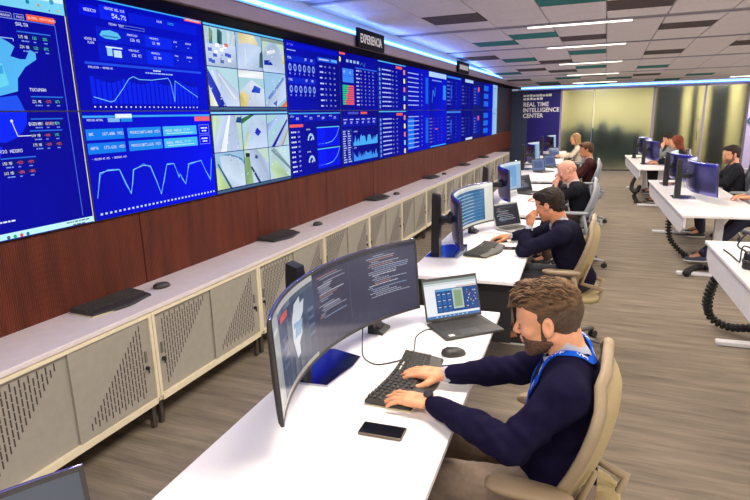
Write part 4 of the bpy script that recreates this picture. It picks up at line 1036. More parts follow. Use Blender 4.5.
        bg((4, 11, 156), (4, 9, 140)); c.rect(y0+.02, z1-.020, y1-.02, z1-.008, (80, 190, 240)); c.rect(7.70, z1-.07, 7.96, z1-.035, RD)
        for r_ in range(9): z = z1-.12-r_*.058; c.rect(y0+.05, z-.02, y0+.10, z+.02, (90, 150, 240)); c.scribble(y0+.16, z, y0+.5, .016, (180, 190, 250), rnd=rnd); c.text('%03d' % rnd.randrange(999), y0+.55, z-.005, .018, (200, 205, 250)); c.text('%02d%%' % rnd.randrange(99), y0+.70, z-.005, .018, (200, 205, 250))
        for i, cc in enumerate(((235, 140, 110), (235, 235, 120), (235, 120, 110), (120, 200, 240), (240, 220, 130))): z = z1-.1-i*.12; c.rect(8.02, z-.035, 8.09, z+.03, cc)
    elif L == 5:
        bg((7, 18, 197), (5, 12, 166)); 
        if row: c.rect(y0+.05, z0+.05, y0+.35, z1-.12, (20, 110, 235)); c.up()
        for r_ in range(8): z = z1-.10-r_*.066; c.scribble(y0+.08, z, y0+.6, .014, (170, 190, 250), rnd=rnd); c.text('%02d' % rnd.randrange(99), y0+.75, z, .02, (210, 220, 250))
        c.rect(9.12, z0+.1, 9.27, z1-.12, (20, 90, 230))
    elif L == 6:
        bg((4, 18, 208), (4, 13, 166)); 
        if row == 0: c.rect(9.32, z1-.09, 10.42, z1-.01, (170, 205, 245)); c.rect(10.2, 2.05, 10.4, 2.3, (40, 130, 240)); c.line([(9.5, 2.0), (9.55, 2.2), (9.65, 2.1), (9.7, 2.25)], .02, (60, 150, 240)); c.scribble(9.5, 2.35, 10.1, .02, (120, 150, 235), rnd=rnd)
        else: table(c, y0+.05, z0+.08, y1-.1, z1-.1, 8, 4, .02, rnd, (110, 90, 190)); c.rect(y0+.1, z0+.01, y1-.02, z0+.03, (50, 160, 240)); c.rect(y0+.4, z0+.3, y0+.55, z0+.32, RD)
    elif L == 7:
        bg((5, 16, 176), (4, 9, 124)); c.rect(y0+.02, z1-.05, y1-.02, z1-.02, (60, 130, 230)); table(c, y0+.05, z0+.08, y1-.1, z1-.08, 7, 3, .022, rnd, (90, 110, 220)); c.rect(y0+.3, z0+.2, y0+.4, z0+.45, (30, 80, 220))
    elif L == 8:
        bg((4, 11, 135), (5, 11, 114)); c.rect(11.95, z1-.07, 12.72, z1-.01, (170, 200, 240)) if row == 0 else c.rect(12.05, z0+.005, 12.7, z0+.05, (200, 210, 240)); table(c, y0+.08, z0+.1, y1-.1, z1-.12, 6, 3, .024, rnd, (80, 90, 200))
    elif L == 9:
        bg((9, 17, 114), (22, 26, 100)); c.rect(y0+.05, z0+.1, y1-.4, z1-.12, (6, 24, 156)); c.up(); table(c, y0+.1, z0+.12, y1-.45, z1-.14, 6, 2, .024, rnd, (90, 110, 210)); c.rect(y0+.5, z0+.4, y0+.66, z0+.5, (235, 90, 90))
    elif L == 10:
        bg((7, 24, 197), (6, 13, 114))
        for i in range(3): c.rect(y0+.05, z0+.08+i*.18, y0+.6, z0+.2+i*.18, (30, 100, 235))
    else:
        bg((150, 190, 232), (140, 180, 228)); c.rect(y0+.02, z0+.02, y0+.1, z1-.02, (60, 110, 200)); c.scribble(y0+.2, z1-.1, y1-.2, .02, (90, 120, 180), rnd=rnd)
NAMES = {-2: 'out beyond the left edge of the photo', -1: 'showing the map, column at the left edge', 0: 'with line chart, second column from the left', 1: 'with six street camera views, third column', 2: 'with round counters and gauges, fourth column', 3: 'with tables and small charts, fifth column',
         4: 'with coloured icons down its right edge, sixth column', 5: 'seventh column from the left', 6: 'eighth column from the left', 7: 'ninth column from the left', 8: 'tenth column from the left', 9: 'eleventh column, darker', 10: 'last blue column at the far end', 11: 'pale whitish column at the far end'}
for col in range(-2, 12):
    for row in (0, 1):
        y0, y1 = YS0+col*PW, YS0+(col+1)*PW
        hw = (PW if col < 11 else .72)/2; y1 = y0+2*hw
        z0, z1 = (ZM, ZT) if row == 0 else (ZB, ZM)
        t = thing('video_wall_screen', '%s row video wall screen %s' % ('upper' if row == 0 else 'lower', NAMES[col]), 'screen', (XF, (y0+y1)/2, z0), 0, 'screens of the video wall')
        f = MB(); e = .0035
        PW2 = hw
        f.span((-.045, -PW2+.001, .001), (-.004, PW2-.001, z1-z0-.001))
        f.span((-.005, -PW2+.001, .001), (.002, -PW2+e, z1-z0-.001)); f.span((-.005, PW2-e, .001), (.002, PW2-.001, z1-z0-.001))
        f.span((-.005, -PW2+e, .001), (.002, PW2-e, e)); f.span((-.005, -PW2+e, z1-z0-e), (.002, PW2-e, z1-z0-.001))
        f.build('bezel', black_plastic, t)
        c = Canvas(lambda u, v, off, yc=(y0+y1)/2, z0=z0: (-.0035+off, u-yc, v-z0))
        content(c, col, row, y0+e, y1-e, z0+e, z1-e, random.Random(col*2+row+50))
        c.build('picture', MAT_WALLSCREEN, t)

# ================================================================== CABINETS UNDER THE SCREENS
cream = mat('cream_metal', (232, 220, 192), rough=.5, noise=.04)
top_white = mat('ledge_white', (222, 212, 214), rough=.34)
door_grey = mat('door_grey', (172, 167, 158), rough=.45, metal=.15)
dark_hole = mat('slot_dark', (62, 58, 54), rough=.8)
steel = mat('steel_leg', (95, 88, 82), rough=.4, metal=.6)
UW = 1.108; XC = -2.375
CY0 = 2.37
def slots(kind, w, h):
    m = MB(); nc = 18; du = .0225; rows = 9; dv = h*.84/rows
    for i in range(nc):
        u = -nc*du/2+(i+.5)*du
        for r in range(rows):
            v = h*.08+r*dv+(dv*.5 if i % 2 else 0)
            fr = (i+.5)/nc; hv = (v-h*.08)/(h*.84)
            if kind == 0 and hv < fr-.05: continue        # triangle under the top left corner
            if kind == 1 and hv > fr-.02: continue        # triangle over the bottom right corner
            if v > h*.90: continue
            m.span((-.001, u-.0035, v), (.0008, u+.0033, v+dv*.86))
    return m
def cabinet(y, label):
    t = thing('storage_cabinet', label, 'cabinet', (XC, y, 0), 0, 'cabinets under the white ledge')
    b = MB(); w = UW/2-.002; zb, zt = .165, .728
    b.span((-.40, -w, zb), (-.015, w, zb+.03)); b.span((-.40, -w, zb+.03), (-.385, w, zt)); b.span((-.40, -w, zt-.03), (-.05, w, zt))
    for s in (-1, 1): b.span((-.385, s*w, zb+.03), (-.0, s*(w-.022), zt))
    b.span((-.045, -w+.022, zb), (0, w-.022, zb+.035)); b.span((-.03, -w+.022, zt-.02), (0, w-.022, zt))
    b.build('body', cream, t)
    for s in (0, 1):
        cy = -(w-.022)/2 if s == 0 else (w-.022)/2
        xo = -.026 if s == 0 else -.014
        h = zt-.02-zb-.037
        d = MB().rbox((xo, cy+(0.006 if s == 0 else -.002), zb+.036+h/2), (.010, w-.022+.006, h), .0025, 1).build('door', door_grey, t)
        sl = slots(s, 0, h); sl.v = [(x+xo+.005, yy+cy, z+zb+.036) for x, yy, z in sl.v]; q = sl.build('slot_pattern', dark_hole, d); q['kind'] = 'stuff'
        hy = -(w-.07) if s == 0 else w-.07
        MB().rbox((xo+.008, hy, zb+.036+h*.56), (.012, .016, .07), .003, 1).build('handle', mat('handle_grey', (120, 118, 114), rough=.4), d)
        k = MB(); k.cyl((xo+.005, hy, zb+.036+h*.42), (xo+.02, hy, zb+.036+h*.42), .011, n=10); k.span((xo+.018, hy-.004, zb+.036+h*.42-.03), (xo+.022, hy+.004, zb+.036+h*.42)); k.build('lock', black_plastic, d)
    for (x, yy) in ((-.05, -w+.03), (-.05, w-.03), (-.36, -w+.03), (-.36, w-.03)):
        MB().rbox((x, yy, .0825), (.03, .03, .165), .003, 1).build('leg', steel, t)
    return t
ORD = ['just outside the left edge', 'cut by the left edge of the photo', 'second one in view from the left', 'third from the left', 'fourth, behind the big curved monitor', 'fifth, behind the monitor top', 'sixth from the left', 'seventh from the left', 'eighth from the left', 'ninth from the left', 'tenth from the left', 'eleventh from the left', 'twelfth, next to the last', 'last one at the far end']
c0 = cabinet(CY0-UW*1.5, '')
for i, k in enumerate(range(-2, 12)):
    o = c0 if i == 0 else copy_tree(c0)
    o.location = (XC, CY0+(k+.5)*UW, 0); o['label'] = 'cream and grey slotted cabinet under the ledge, '+ORD[i]
t = thing('ledge', 'long white shelf top over the cabinets below the video wall', 'counter', (-2.587, 0, .730))
MB().rbox((0, CY0+5*UW, .0145), (.42, UW*14+.03, .027), .004, 2).build('board', top_white, t)
MB().span((-.19, CY0-2*UW, .0), (.18, CY0+12*UW, .002)).build('underlay', cream, t)
# ================================================================== DESK EQUIPMENT
ROW = math.radians(2.2)
def xl(y): return (-.36 if y < 3 else -.325)-.038*y           # right edge of the left desk row
def xr(y): return 1.02-.037*y           # left edge of the right desk row
DZ = .74
desk_white = mat('desk_white', (238, 234, 236), rough=.32, noise=.015, nscale=2)
edge_grey = mat('desk_edge', (190, 188, 196), rough=.5)
frame_white = mat('frame_white', (215, 213, 218), rough=.4)
tray_grey = mat('tray_grey', (185, 180, 192), rough=.5)
glossy_back = mat('glossy_back', (118, 118, 188), rough=.27, metal=.95)
base_gloss = mat('base_gloss', (190, 190, 205), rough=.10, metal=1.0)
column_black = mat('column_black', (26, 25, 28), rough=.35)
anthracite = mat('anthracite', (48, 46, 46), rough=.45)
keycap = mat('keycap', (58, 56, 56), rough=.55)
rubber = mat('rubber_black', (24, 24, 26), rough=.7)

def left_desk(y0, y1, label):
    yc = (y0+y1)/2; L = y1-y0; w = .755
    t = thing('desk', label, 'desk', (xl(yc)-w/2, yc, 0), ROW, 'left row of white desks')
    MB().rbox((0, 0, DZ-.0125), (w, L, .025), .003, 2).build('desk_top', desk_white, t)
    if y0 > 3: MB().rbox((0, -L/2+.05, .50), (w-.08, .02, .40), .004, 1).build('end_panel', rubber, t)
    for s in (-1, 1):
        yy = s*(L/2-.30)
        MB().rbox((-.02, yy, .36), (.07, .055, .68), .006, 2).build('leg', frame_white, t)
        MB().rbox((-.02, yy, .02), (.62, .07, .035), .008, 2).build('foot', frame_white, t)
    MB().rbox((-.02, 0, DZ-.05), (.06, L-.5, .04), .004, 1).build('crossbar', frame_white, t)
    m = MB(); m.span((-.30, -L/2+.25, .50), (-.29, L/2-.25, .70)); m.span((-.30, -L/2+.25, .50), (-.18, L/2-.25, .508)); m.build('cable_tray', tray_grey, t)
    return t
def right_desk(y0, y1, label, w=.80):
    yc = (y0+y1)/2; L = y1-y0
    t = thing('desk', label, 'desk', (xr(yc)+w/2, yc, 0), ROW, 'right row of white desks')
    MB().rbox((0, 0, DZ-.0125), (w, L, .025), .003, 2).build('desk_top', desk_white, t)
    m = MB(); a, b = -L/2+.02, L/2-.02
    m.prism([(a, .715), (a, .60), (a+.16, .52), (b-.16, .52), (b, .60), (b, .715)], 'x', -w/2+.02, -w/2+.045)
    m.build('side_panel', frame_white, t)
    for s in (-1, 1):
        yy = s*(L/2-.42)
        MB().rbox((.03, yy, .36), (.085, .06, .68), .006, 2).build('leg', frame_white, t)
        MB().rbox((.0, yy, .02), (.66, .075, .035), .008, 2).build('foot', frame_white, t)
    MB().rbox((.03, 0, DZ-.05), (.06, L-.6, .04), .004, 1).build('crossbar', frame_white, t)
    return t
LD = [(-1.3, .93, 'white desk at the very front under the cut-off monitor'), (1.07, 2.95, 'large white desk in the foreground with keyboard and phone'), (3.54, 5.80, 'second white desk, where the man in navy blazer leans'),
      (6.05, 8.80, 'third white desk, in front of the bald man'), (9.20, 11.95, 'fourth white desk, by the man in brown jacket'), (12.4, 16.3, 'farthest white desk of the left row, by the navy wall')]
for a in LD: left_desk(*a)
RD = [(2.2, 5.24, 'nearest right desk, cut by the right edge of the photo'), (6.45, 9.65, 'middle right desk with two blue-backed monitors'), (11.4, 14.9, 'far right desk with the man in grey and red-haired woman')]
for a in RD: right_desk(*a)

# ---- big curved monitor: arc of radius RM, concave side towards +x
RM, HA, MH, MZ = 1.20, math.radians(31.3), .370, .089
def arc(s, off=0.0):      # s: arc length from the middle; off: outwards (towards the back)
    a = s/RM; xc = RM*math.cos(HA)
    return (xc-(RM+off)*math.cos(a), (RM+off)*math.sin(a))
def monitor_mesh_shell():
    S = RM*HA; n = 40; m = MB()
    V = []; prof = [(.006, 0), (0, .004), (.002, .014), (.016, .026), (.05, .030), (MH/2, .034), (MH-.05, .030), (MH-.016, .026), (MH-.002, .014), (MH, .004), (MH-.006, 0)]
    for i in range(n+1):
        s = -S+2*S*i/n; tap = 1-.45*abs(s/S)**2
        for z, o in prof: x, y = arc(s, o*tap); V.append((x, y, MZ+z))
    k = len(prof); F = []
    for i in range(n):
        for j in range(k-1): F.append((i*k+j, i*k+j+1, (i+1)*k+j+1, (i+1)*k+j))
    F.append(tuple(range(k))); F.append(tuple(reversed(range(n*k, n*k+k))))
    return m.add(V, F, True)
def monitor_bezel():
    S = RM*HA; n = 40; m = MB()
    def band(s0, s1, z0, z1, n_):
        V = []
        for i in range(n_+1):
            s = s0+(s1-s0)*i/n_
            for o, z in ((0.002, z0), (-.003, z0), (-.003, z1), (.002, z1)): x, y = arc(s, o); V.append((x, y, MZ+z))
        F = []
        for i in range(n_):
            for j in range(4): F.append((i*4+j, i*4+(j+1) % 4, i*4+4+(j+1) % 4, i*4+4+j))
        F += [(0, 1, 2, 3), (n_*4+3, n_*4+2, n_*4+1, n_*4)]
        m.add(V, F)
    band(-S, S, .002, .014, n); band(-S, S, MH-.010, MH-.002, n); band(-S, -S+.009, .014, MH-.010, 1); band(S-.009, S, .014, MH-.010, 1)
    return m
def monitor(loc, rz, label, draw, coldy=-.06, base=True, vis=True, colx=-.30):
    t = thing('curved_monitor', label, 'monitor', loc, rz, 'ultrawide curved monitors')
    TL = math.tan(math.radians(3.4))
    def lean(o):
        for v in o.data.vertices: v.co.x -= (v.co.z-MZ)*TL
        return o
    sh = lean(monitor_mesh_shell().build('shell', glossy_back, t)); sh.data.materials.append(anthracite)
    for p in sh.data.polygons[-2:]: p.material_index = 1
    lean(monitor_bezel().build('bezel', anthracite, t))
    S = RM*HA-.009
    c = Canvas(lambda u, v, off: (lambda q: (q[0], q[1], MZ+.014+v))(arc(u, -.0006-off)), du=.06)
    draw(c, S, MH-.024)
    lean(c.build('picture', MAT_SCREEN, t))
    # stand: slab column behind, hinge arm, polished foot
    m = MB(); bm = [(-.029, -.032), (.029, -.032), (.029, .032), (-.029, .032)]
    V = [(colx+x*1.15, coldy+y*1.15, .008) for x, y in bm]+[(colx+x, coldy+y, .42) for x, y in bm]+[(colx+x*.9, coldy+y*.9, .478 if x < 0 else .462) for x, y in bm]
    m.add(V, [(3, 2, 1, 0), (0, 1, 5, 4), (1, 2, 6, 5), (2, 3, 7, 6), (3, 0, 4, 7), (4, 5, 9, 8), (5, 6, 10, 9), (6, 7, 11, 10), (7, 4, 8, 11), (8, 9, 10, 11)])
    m.build('stand_column', column_black, t)
    xb, yb_ = arc(0 if abs(coldy) < .2 else coldy*.85, .034)
    m = MB(); m.rbox(((colx+xb)/2, (coldy+yb_)/2, .27), (abs(xb-colx)+.03, .06, .05), .008, 2); m.cyl((xb-.02, yb_, .28), (xb+.004, yb_, .28), .05, n=18); m.build('hinge', column_black, t)
    m = MB(); y0_ = coldy; m.prism([(colx-.045, y0_-.15), (colx+.03, y0_-.165), (colx+.20, y0_-.13), (colx+.225, y0_+.10), (colx+.17, y0_+.34), (colx+.03, y0_+.30), (colx-.045, y0_+.20)] if coldy < -.2 else
            [(colx+.055, -.20), (colx+.20, -.175), (colx+.215, .02), (colx+.20, .13), (colx+.05, .16), (colx-.045, .12), (colx-.045, -.16)], 'z', 0, .009); m.build('stand_foot', base_gloss, t)
    return t
def code_lines(c, u0, u1, v1, v0, h, rnd, col=(150, 155, 172)):
    v = v1
    while v > v0:
        if rnd.random() < .9:
            a = u0+rnd.choice([0, .01, .02, .035, .05]); c.scribble(a, v, min(u1, a+rnd.uniform(.03, u1-u0)), h, rnd.choice([col, col, col, col, (190, 192, 205), (185, 188, 200), (130, 145, 180), (170, 125, 118)]), rnd=rnd)
        v -= h*2.1
def draw_main(c, S, H):
    # u runs along +y; the near wing is -S
    r = random.Random(4)
    c.rect(-S, 0, S, H, (62, 62, 84)); c.up()
    c.rect(-S, 0, -S+0.122, H, (150, 152, 150)); c.rect(-S+0.122, 0, -S+0.537, H*.93, (52, 66, 92)); c.rect(-S+0.122, H*.93, -S+0.537, H, (176, 172, 170)); c.rect(-S+0.122, H*.87, -S+0.537, H*.93, (120, 124, 134)); c.up()  # grey strip at the near wing paints a glossy reflection into the picture
    c.rect(-S+0.159, H*.79, -S+0.256, H*.86, (205, 80, 70)); c.rect(-S+0.024, H*.80, -S+0.098, H*.84, (190, 190, 186)); c.rect(-S, 0, -S+0.537, H*.05, (168, 160, 146))
    c.poly([(-S+0.329, H*.22), (-S+0.299, H*.45), (-S+0.305, H*.66), (-S+0.342, H*.82), (-S+0.403, H*.86), (-S+0.403, H*.78), (-S+0.445, H*.80), (-S+0.427, H*.66), (-S+0.397, H*.60), (-S+0.403, H*.45), (-S+0.366, H*.36), (-S+0.366, H*.24)], (196, 202, 212))
    c.up(); c.poly([(-S+0.317, H*.45), (-S+0.390, H*.45), (-S+0.415, H*.60), (-S+0.317, H*.62)], (110, 150, 190)); c.up(-1)
    for i in range(4): c.rect(-S+0.159, H*(.3+.1*i), -S+0.232, H*(.33+.1*i), (84, 100, 130)); c.rect(-S+0.470, H*(.3+.1*i), -S+0.525, H*(.34+.1*i), (84, 100, 130))
    c.rect(-S+0.543, H*.95, S, H, (44, 44, 58)); code_lines(c, -S+.58, -S+.80, H*.90, H*.38, .0045, r); c.rect(-S+.83, H*.2, -S+.833, H*.95, (90, 92, 110)); code_lines(c, S-.33, S-.05, H*.90, H*.30, .0045, r)
def draw_blue(c, S, H):
    r = random.Random(9)
    c.rect(-S, 0, S, H, (205, 206, 196)); c.up(); c.rect(-S, H*.93, S, H, (228, 228, 222)); c.rect(-S+.42, H*.06, S-.12, H*.88, (22, 92, 138)); c.up()
    for i in range(9): v = H*(.78-.085*i); c.rect(-S+.45, v, S-.15, v+.012, (44, 124, 168)); c.up(); c.scribble(-S+.46, v+.004, S-.3, .005, (190, 215, 230), rnd=r); c.up(-1)
    c.rect(-S+.45, H*.83, -S+.6, H*.87, (60, 170, 200)); c.rect(-S, H*.1, -S+.4, H*.88, (60, 90, 130)); c.up(); code_lines(c, -S+.03, -S+.38, H*.82, H*.12, .005, r)
def draw_pale(c, S, H):
    c.rect(-S, 0, S, H, (150, 180, 205)); c.up(); c.rect(-S, H*.9, S, H, (210, 220, 230)); c.rect(-S+.3, H*.1, S-.1, H*.85, (110, 160, 205)); c.up(); code_lines(c, -S+.34, S-.2, H*.8, H*.15, .006, random.Random(2), (200, 215, 230))
def draw_near(c, S, H):
    c.rect(-S, 0, S, H, (196, 196, 196)); c.up(); c.rect(-S, H*.80, S, H, (92, 96, 104)); c.up()
    for i, cc in enumerate(((220, 60, 90), (205, 205, 205), (230, 230, 230), (215, 70, 80))): c.poly([(S-.30+i*.062+.011*math.cos(t*PI/3), H*.80+.011*math.sin(t*PI/3)) for t in range(6)], cc)
    c.rect(S-.17, H*.1, S-.01, H*.77, (24, 110, 220)); c.rect(-S+.1, H*.1, S-.25, H*.7, (235, 235, 235)); c.up(); code_lines(c, -S+.15, S-.3, H*.62, H*.15, .006, random.Random(8), (90, 90, 100))
    c.poly([(S-.05+.02*math.cos(t*PI/4), H*.70+.02*math.sin(t*PI/4)) for t in range(8)], (225, 235, 245))
monitor((-.86, .02, DZ), math.radians(-2.7), 'curved monitor cut off at the bottom left corner', draw_near)
monitor((-.872, 2.03, DZ), math.radians(-3.4), 'large curved monitor with dark code windows on the foreground desk', draw_main)
monitor((-.905, 4.56, DZ), 0, 'curved monitor with a blue table, on the second desk', draw_blue, -.39, colx=-.27)
monitor((-.95, 6.92, DZ), ROW, 'curved monitor seen past the second one, blue back, pale screen', draw_pale, -.5, colx=-.30)
monitor((-1.22, 11.75, DZ), ROW, 'far monitor on the fourth left desk with pale screen', draw_pale, -.78, colx=-.22)
monitor((-1.16, 15.2, DZ), ROW, 'farthest monitor of the left row, against the navy wall', draw_pale, -.5)
monitor((1.62, 4.45, DZ), ROW, 'monitor on the nearest right desk beyond the frame edge', draw_main, -.06, colx=-.36)
monitor((1.18, 7.78, DZ), ROW, 'blue-backed monitor, front one on the middle right desk', draw_pale, -.12, colx=-.33)
monitor((1.10, 9.15, DZ), ROW, 'blue-backed monitor, rear one on the middle right desk', draw_pale, -.2, colx=-.27)
monitor((.97, 12.75, DZ), ROW, 'monitor on the far right desk in front of the auburn-haired woman', draw_pale, -.35, colx=-.25)
monitor((.92, 14.1, DZ), ROW, 'hindmost monitor on the far right desk', draw_pale, -.2)

# ---- laptops
def laptop(loc, deg, label, draw, ang=105, shade=anthracite):
    t = thing('laptop', label, 'laptop', loc, math.radians(deg), 'laptops on the desks')
    m = MB(); m.rbox((0, 0, .008), (.225, .325, .014), .005, 2); b = m.build('base', shade, t)
    k = MB()
    for r in range(6):
        for q in range(14):
            k.span((-.088+r*.0185, -.140+q*.0202, .0145), (-.073+r*.0185, -.123+q*.0202, .0168))
    k = k.build('keys', keycap, b); k['kind'] = 'stuff'
    MB().rbox((.066, -.01, .0152), (.065, .105, .0012), .0005, 1).build('touchpad', mat('touchpad', (70, 68, 68), rough=.3), b)
    MB().rbox((.085, -.12, .0156), (.022, .030, .001), .0004, 1).build('sticker', mat('sticker_white', (230, 230, 225), rough=.5), b)
    a = math.radians(ang-90); ux, uz = -math.sin(a), math.cos(a); H = .225
    R = Matrix(((uz, 0, ux), (0, 1, 0), (-ux, 0, uz)))
    ctr = (-.112+ux*H/2, 0, .016+uz*H/2)
    l = MB().rbox(ctr, (.007, .325, H), .003, 2, rot=R).build('lid', shade, t)
    nx, nz = uz, -ux
    c = Canvas(lambda u, v, off: (-.112+ux*(.014+v)+nx*(.0042+off), u, .016+uz*(.014+v)+nz*(.0042+off)))
    draw(c, .154, .196); c.build('picture', MAT_SCREEN, l)
    MB().cyl((-.112, -.13, .016), (-.112, .13, .016), .006, n=8).build('hinge', column_black, t)
    return t
def lap_main(c, S, H):
    r = random.Random(1)
    c.rect(-S, 0, S, H, (238, 240, 244)); c.up(); c.rect(-S, H*.93, S, H, (150, 165, 160)); c.rect(-S, H*.87, S, H*.93, (214, 220, 222)); c.rect(-S, 0, S, H*.07, (70, 120, 175))
    c.rect(-S+.06, H*.13, S-.0, H*.76, (20, 72, 138)); c.up(); c.rect(-S+.062, H*.70, S-.13, H*.75, (90, 165, 210)); c.rect(S-.15, H*.20, S-.088, H*.74, (190, 205, 190)); c.rect(S-.12, H*.77, S-.0, H*.80, (210, 190, 170)); c.up(); c.rect(S-.142, H*.25, S-.096, H*.69, (140, 165, 130))
    for i in range(3):
        for j in range(3): c.rect(-S+.068+i*.03, H*(.16+.17*j), -S+.09+i*.03, H*(.25+.17*j), (40, 100, 165)); c.rect(-S+.070+i*.03, H*(.27+.17*j), -S+.086+i*.03, H*(.29+.17*j), (200, 215, 230))
    for i in range(16): a, b = S-.075+r.random()*.06, H*(.2+.45*r.random()); c.rect(a, b, a+.006, b+.006, r.choice([(220, 120, 100), (230, 200, 110), (120, 190, 220), (235, 235, 240)]))
    for i in range(8): c.rect(-S+.05+i*.025, H*.02, -S+.058+i*.025, H*.055, (190, 210, 230))
def lap_dark(c, S, H):
    c.rect(-S, 0, S, H, (24, 26, 38)); c.up(); code_lines(c, -S+.03, S-.04, H*.85, H*.2, .004, random.Random(5), (110, 110, 120)); c.rect(-S, H*.93, S, H, (60, 62, 72))
def lap_plain(c, S, H):
    c.rect(-S, 0, S, H, (90, 110, 150)); c.up(); c.rect(-S+.03, H*.2, S-.05, H*.8, (60, 80, 130))
laptop((-.600, 2.665, DZ), -48, 'grey open laptop at the far end of the foreground desk', lap_main, 108)
laptop((-.705, 5.26, DZ), -38, 'open laptop with dark screen on the second desk', lap_dark, 108, mat('laptop_silver', (150, 150, 150), rough=.4))
laptop((-.86, 7.75, DZ), -30, 'open laptop on the third desk behind the dark-haired man', lap_dark, 108)
laptop((-.98, 10.6, DZ), -35, 'slate laptop on the fourth left desk, left of two', lap_plain, 105)
laptop((-.86, 11.5, DZ), -35, 'slate laptop on the fourth left desk, right of two', lap_plain, 105)
laptop((-.98, 13.9, DZ), -40, 'small blue laptop in front of the seated woman', lap_plain, 105)

# ---- keyboards and mice
def keyboard(loc, deg, label, curve=.024, pale=True, L=.47):
    t = thing('keyboard', label, 'keyboard', loc, math.radians(deg), 'black ergonomic keyboards')
    n = 16; V = []; F = []
    def edge(s, u): # s in -1..1 along y, u 0..1 from far (-x) to user side (+x)
        return (-.098+.185*u-curve*(s*s)*(.9-.7*u)*1.0+.028*math.sin(PI*u)*(1 if abs(s) > 2 else 0)+(.018*math.cos(s*PI)*u), s*L/2*(1-.06*u*0), )
    m = MB()
    U = [0, .04, .35, .62, .96, 1]; Z = [.018, .028, .026, .022, .012, .006]
    for i in range(n+1):
        s = -1+2*i/n
        for u, z in zip(U, Z):
            x, y = edge(s, u); V.append((x, y, z+.004*math.cos(s*PI*.5)))
        for u in (1, 0): x, y = edge(s, u); V.append((x, y, .0 if u else .006))
    k = 8
    for i in range(n):
        for j in range(k): F.append((i*k+j, i*k+(j+1) % k, (i+1)*k+(j+1) % k, (i+1)*k+j))
    F += [tuple(range(k)), tuple(reversed(range(n*k, n*k+k)))]
    m.add(V, F); m.build('case', anthracite, t)
    g = MB()
    for r in range(6):
        for q in range(19):
            s = -.93+q*.1033; u = .08+r*.115; x, y = edge(s, u); z = .031+.004*math.cos(s*PI*.5)-.0015*r
            if r == 5 and 4 < q < 11 and q != 5: continue
            wy = .0088 if not (r == 5 and q == 5) else .03
            g.box((x, y+(0 if wy < .01 else .028), z), (.0145, wy*2, .006), Matrix.Rotation(s*curve*1.6, 3, 'Z'))
    g = g.build('keys', keycap, t); g['kind'] = 'stuff'
    if pale:
        MB().rbox((-.075, .05, .031), (.018, .034, .002), .0006, 1).build('sticker', mat('sticker_white', (230, 230, 225)), t); MB().rbox((-.075, .095, .031), (.018, .026, .002), .0006, 1).build('sticker', mat('sticker_white'), t)
        a = MB(); e = [edge(-1, 1), edge(-1, .12), edge(-.45, .1), edge(-.45, 1)]
        a.prism([(p[0]+(.004 if i in (0, 3) else 0), p[1]-(.006 if i < 2 else 0)) for i, p in enumerate(e)], 'z', -.0005, .0045); a.build('palm_lift', mat('ivory', (206, 196, 160), rough=.6), t)
    return t
def mouse(loc, deg, label):
    t = thing('mouse', label, 'mouse', loc, math.radians(deg), 'black computer mice')
    m = MB(); V = []; F = []; n = 16; prof = [(1, 0), (1.02, .30), (.93, .62), (.70, .86), (.38, .98), (.05, 1.0)]
    for r, z in prof:
        for k in range(n): a = 2*PI*k/n; V.append((.056*r*math.cos(a)-(.006*z), .034*r*math.sin(a)*(1-.12*math.cos(a)), z*.034+.001))
    for i in range(len(prof)-1):
        for k in range(n): a = i*n+k; b = i*n+(k+1) % n; F.append((a, b, b+n, a+n))
    F += [tuple(reversed(range(n))), tuple(range((len(prof)-1)*n, len(prof)*n))]
    m.add(V, F, True); m.build('body', anthracite, t)
    MB().cyl((-.028, -.004, .0325), (-.028, .004, .0325), .009, n=12).build('wheel', mat('wheel_grey', (120, 118, 116), rough=.4), t)
    MB().rbox((.030, 0, .0275), (.018, .016, .004), .0015, 1, rot=Matrix.Rotation(.35, 3, 'Y')).build('badge', mat('badge_cream', (222, 205, 185), rough=.5), t)
    return t
keyboard((-.665, 2.02, DZ), 0, 'black ergonomic keyboard under the hands of the bearded man')
mouse((-.575, 2.335, DZ), 25, 'black mouse between laptop and keyboard on the foreground desk')
keyboard((-.80, 4.34, DZ), -8, 'keyboard on the second desk before the dark-haired man')
mouse((-.765, 4.72, DZ), 0, 'mouse under the hand of the dark-haired man')
LZ = .760
for (x, y, a, lab) in ((-2.615, 2.35, -3, 'nearest one'), (-2.65, 4.29, -3, 'second from the near end'), (-2.66, 6.72, -3, 'third from the near end'), (-2.66, 9.2, -2, 'fourth from the near end'), (-2.66, 11.6, -2, 'fifth from the near end'), (-2.66, 13.7, -2, 'farthest one')):
    keyboard((x, y, LZ), a, 'black keyboard on the white ledge below the screens, '+lab, pale=(y < 3), L=.42)
for (x, y, lab) in ((-2.60, 2.715, 'nearest one'), (-2.60, 4.90, 'second one'), (-2.57, 7.15, 'third one'), (-2.6, 9.75, 'far one')):
    mouse((x, y, LZ), 70, 'black mouse on the white ledge below the screens, '+lab)
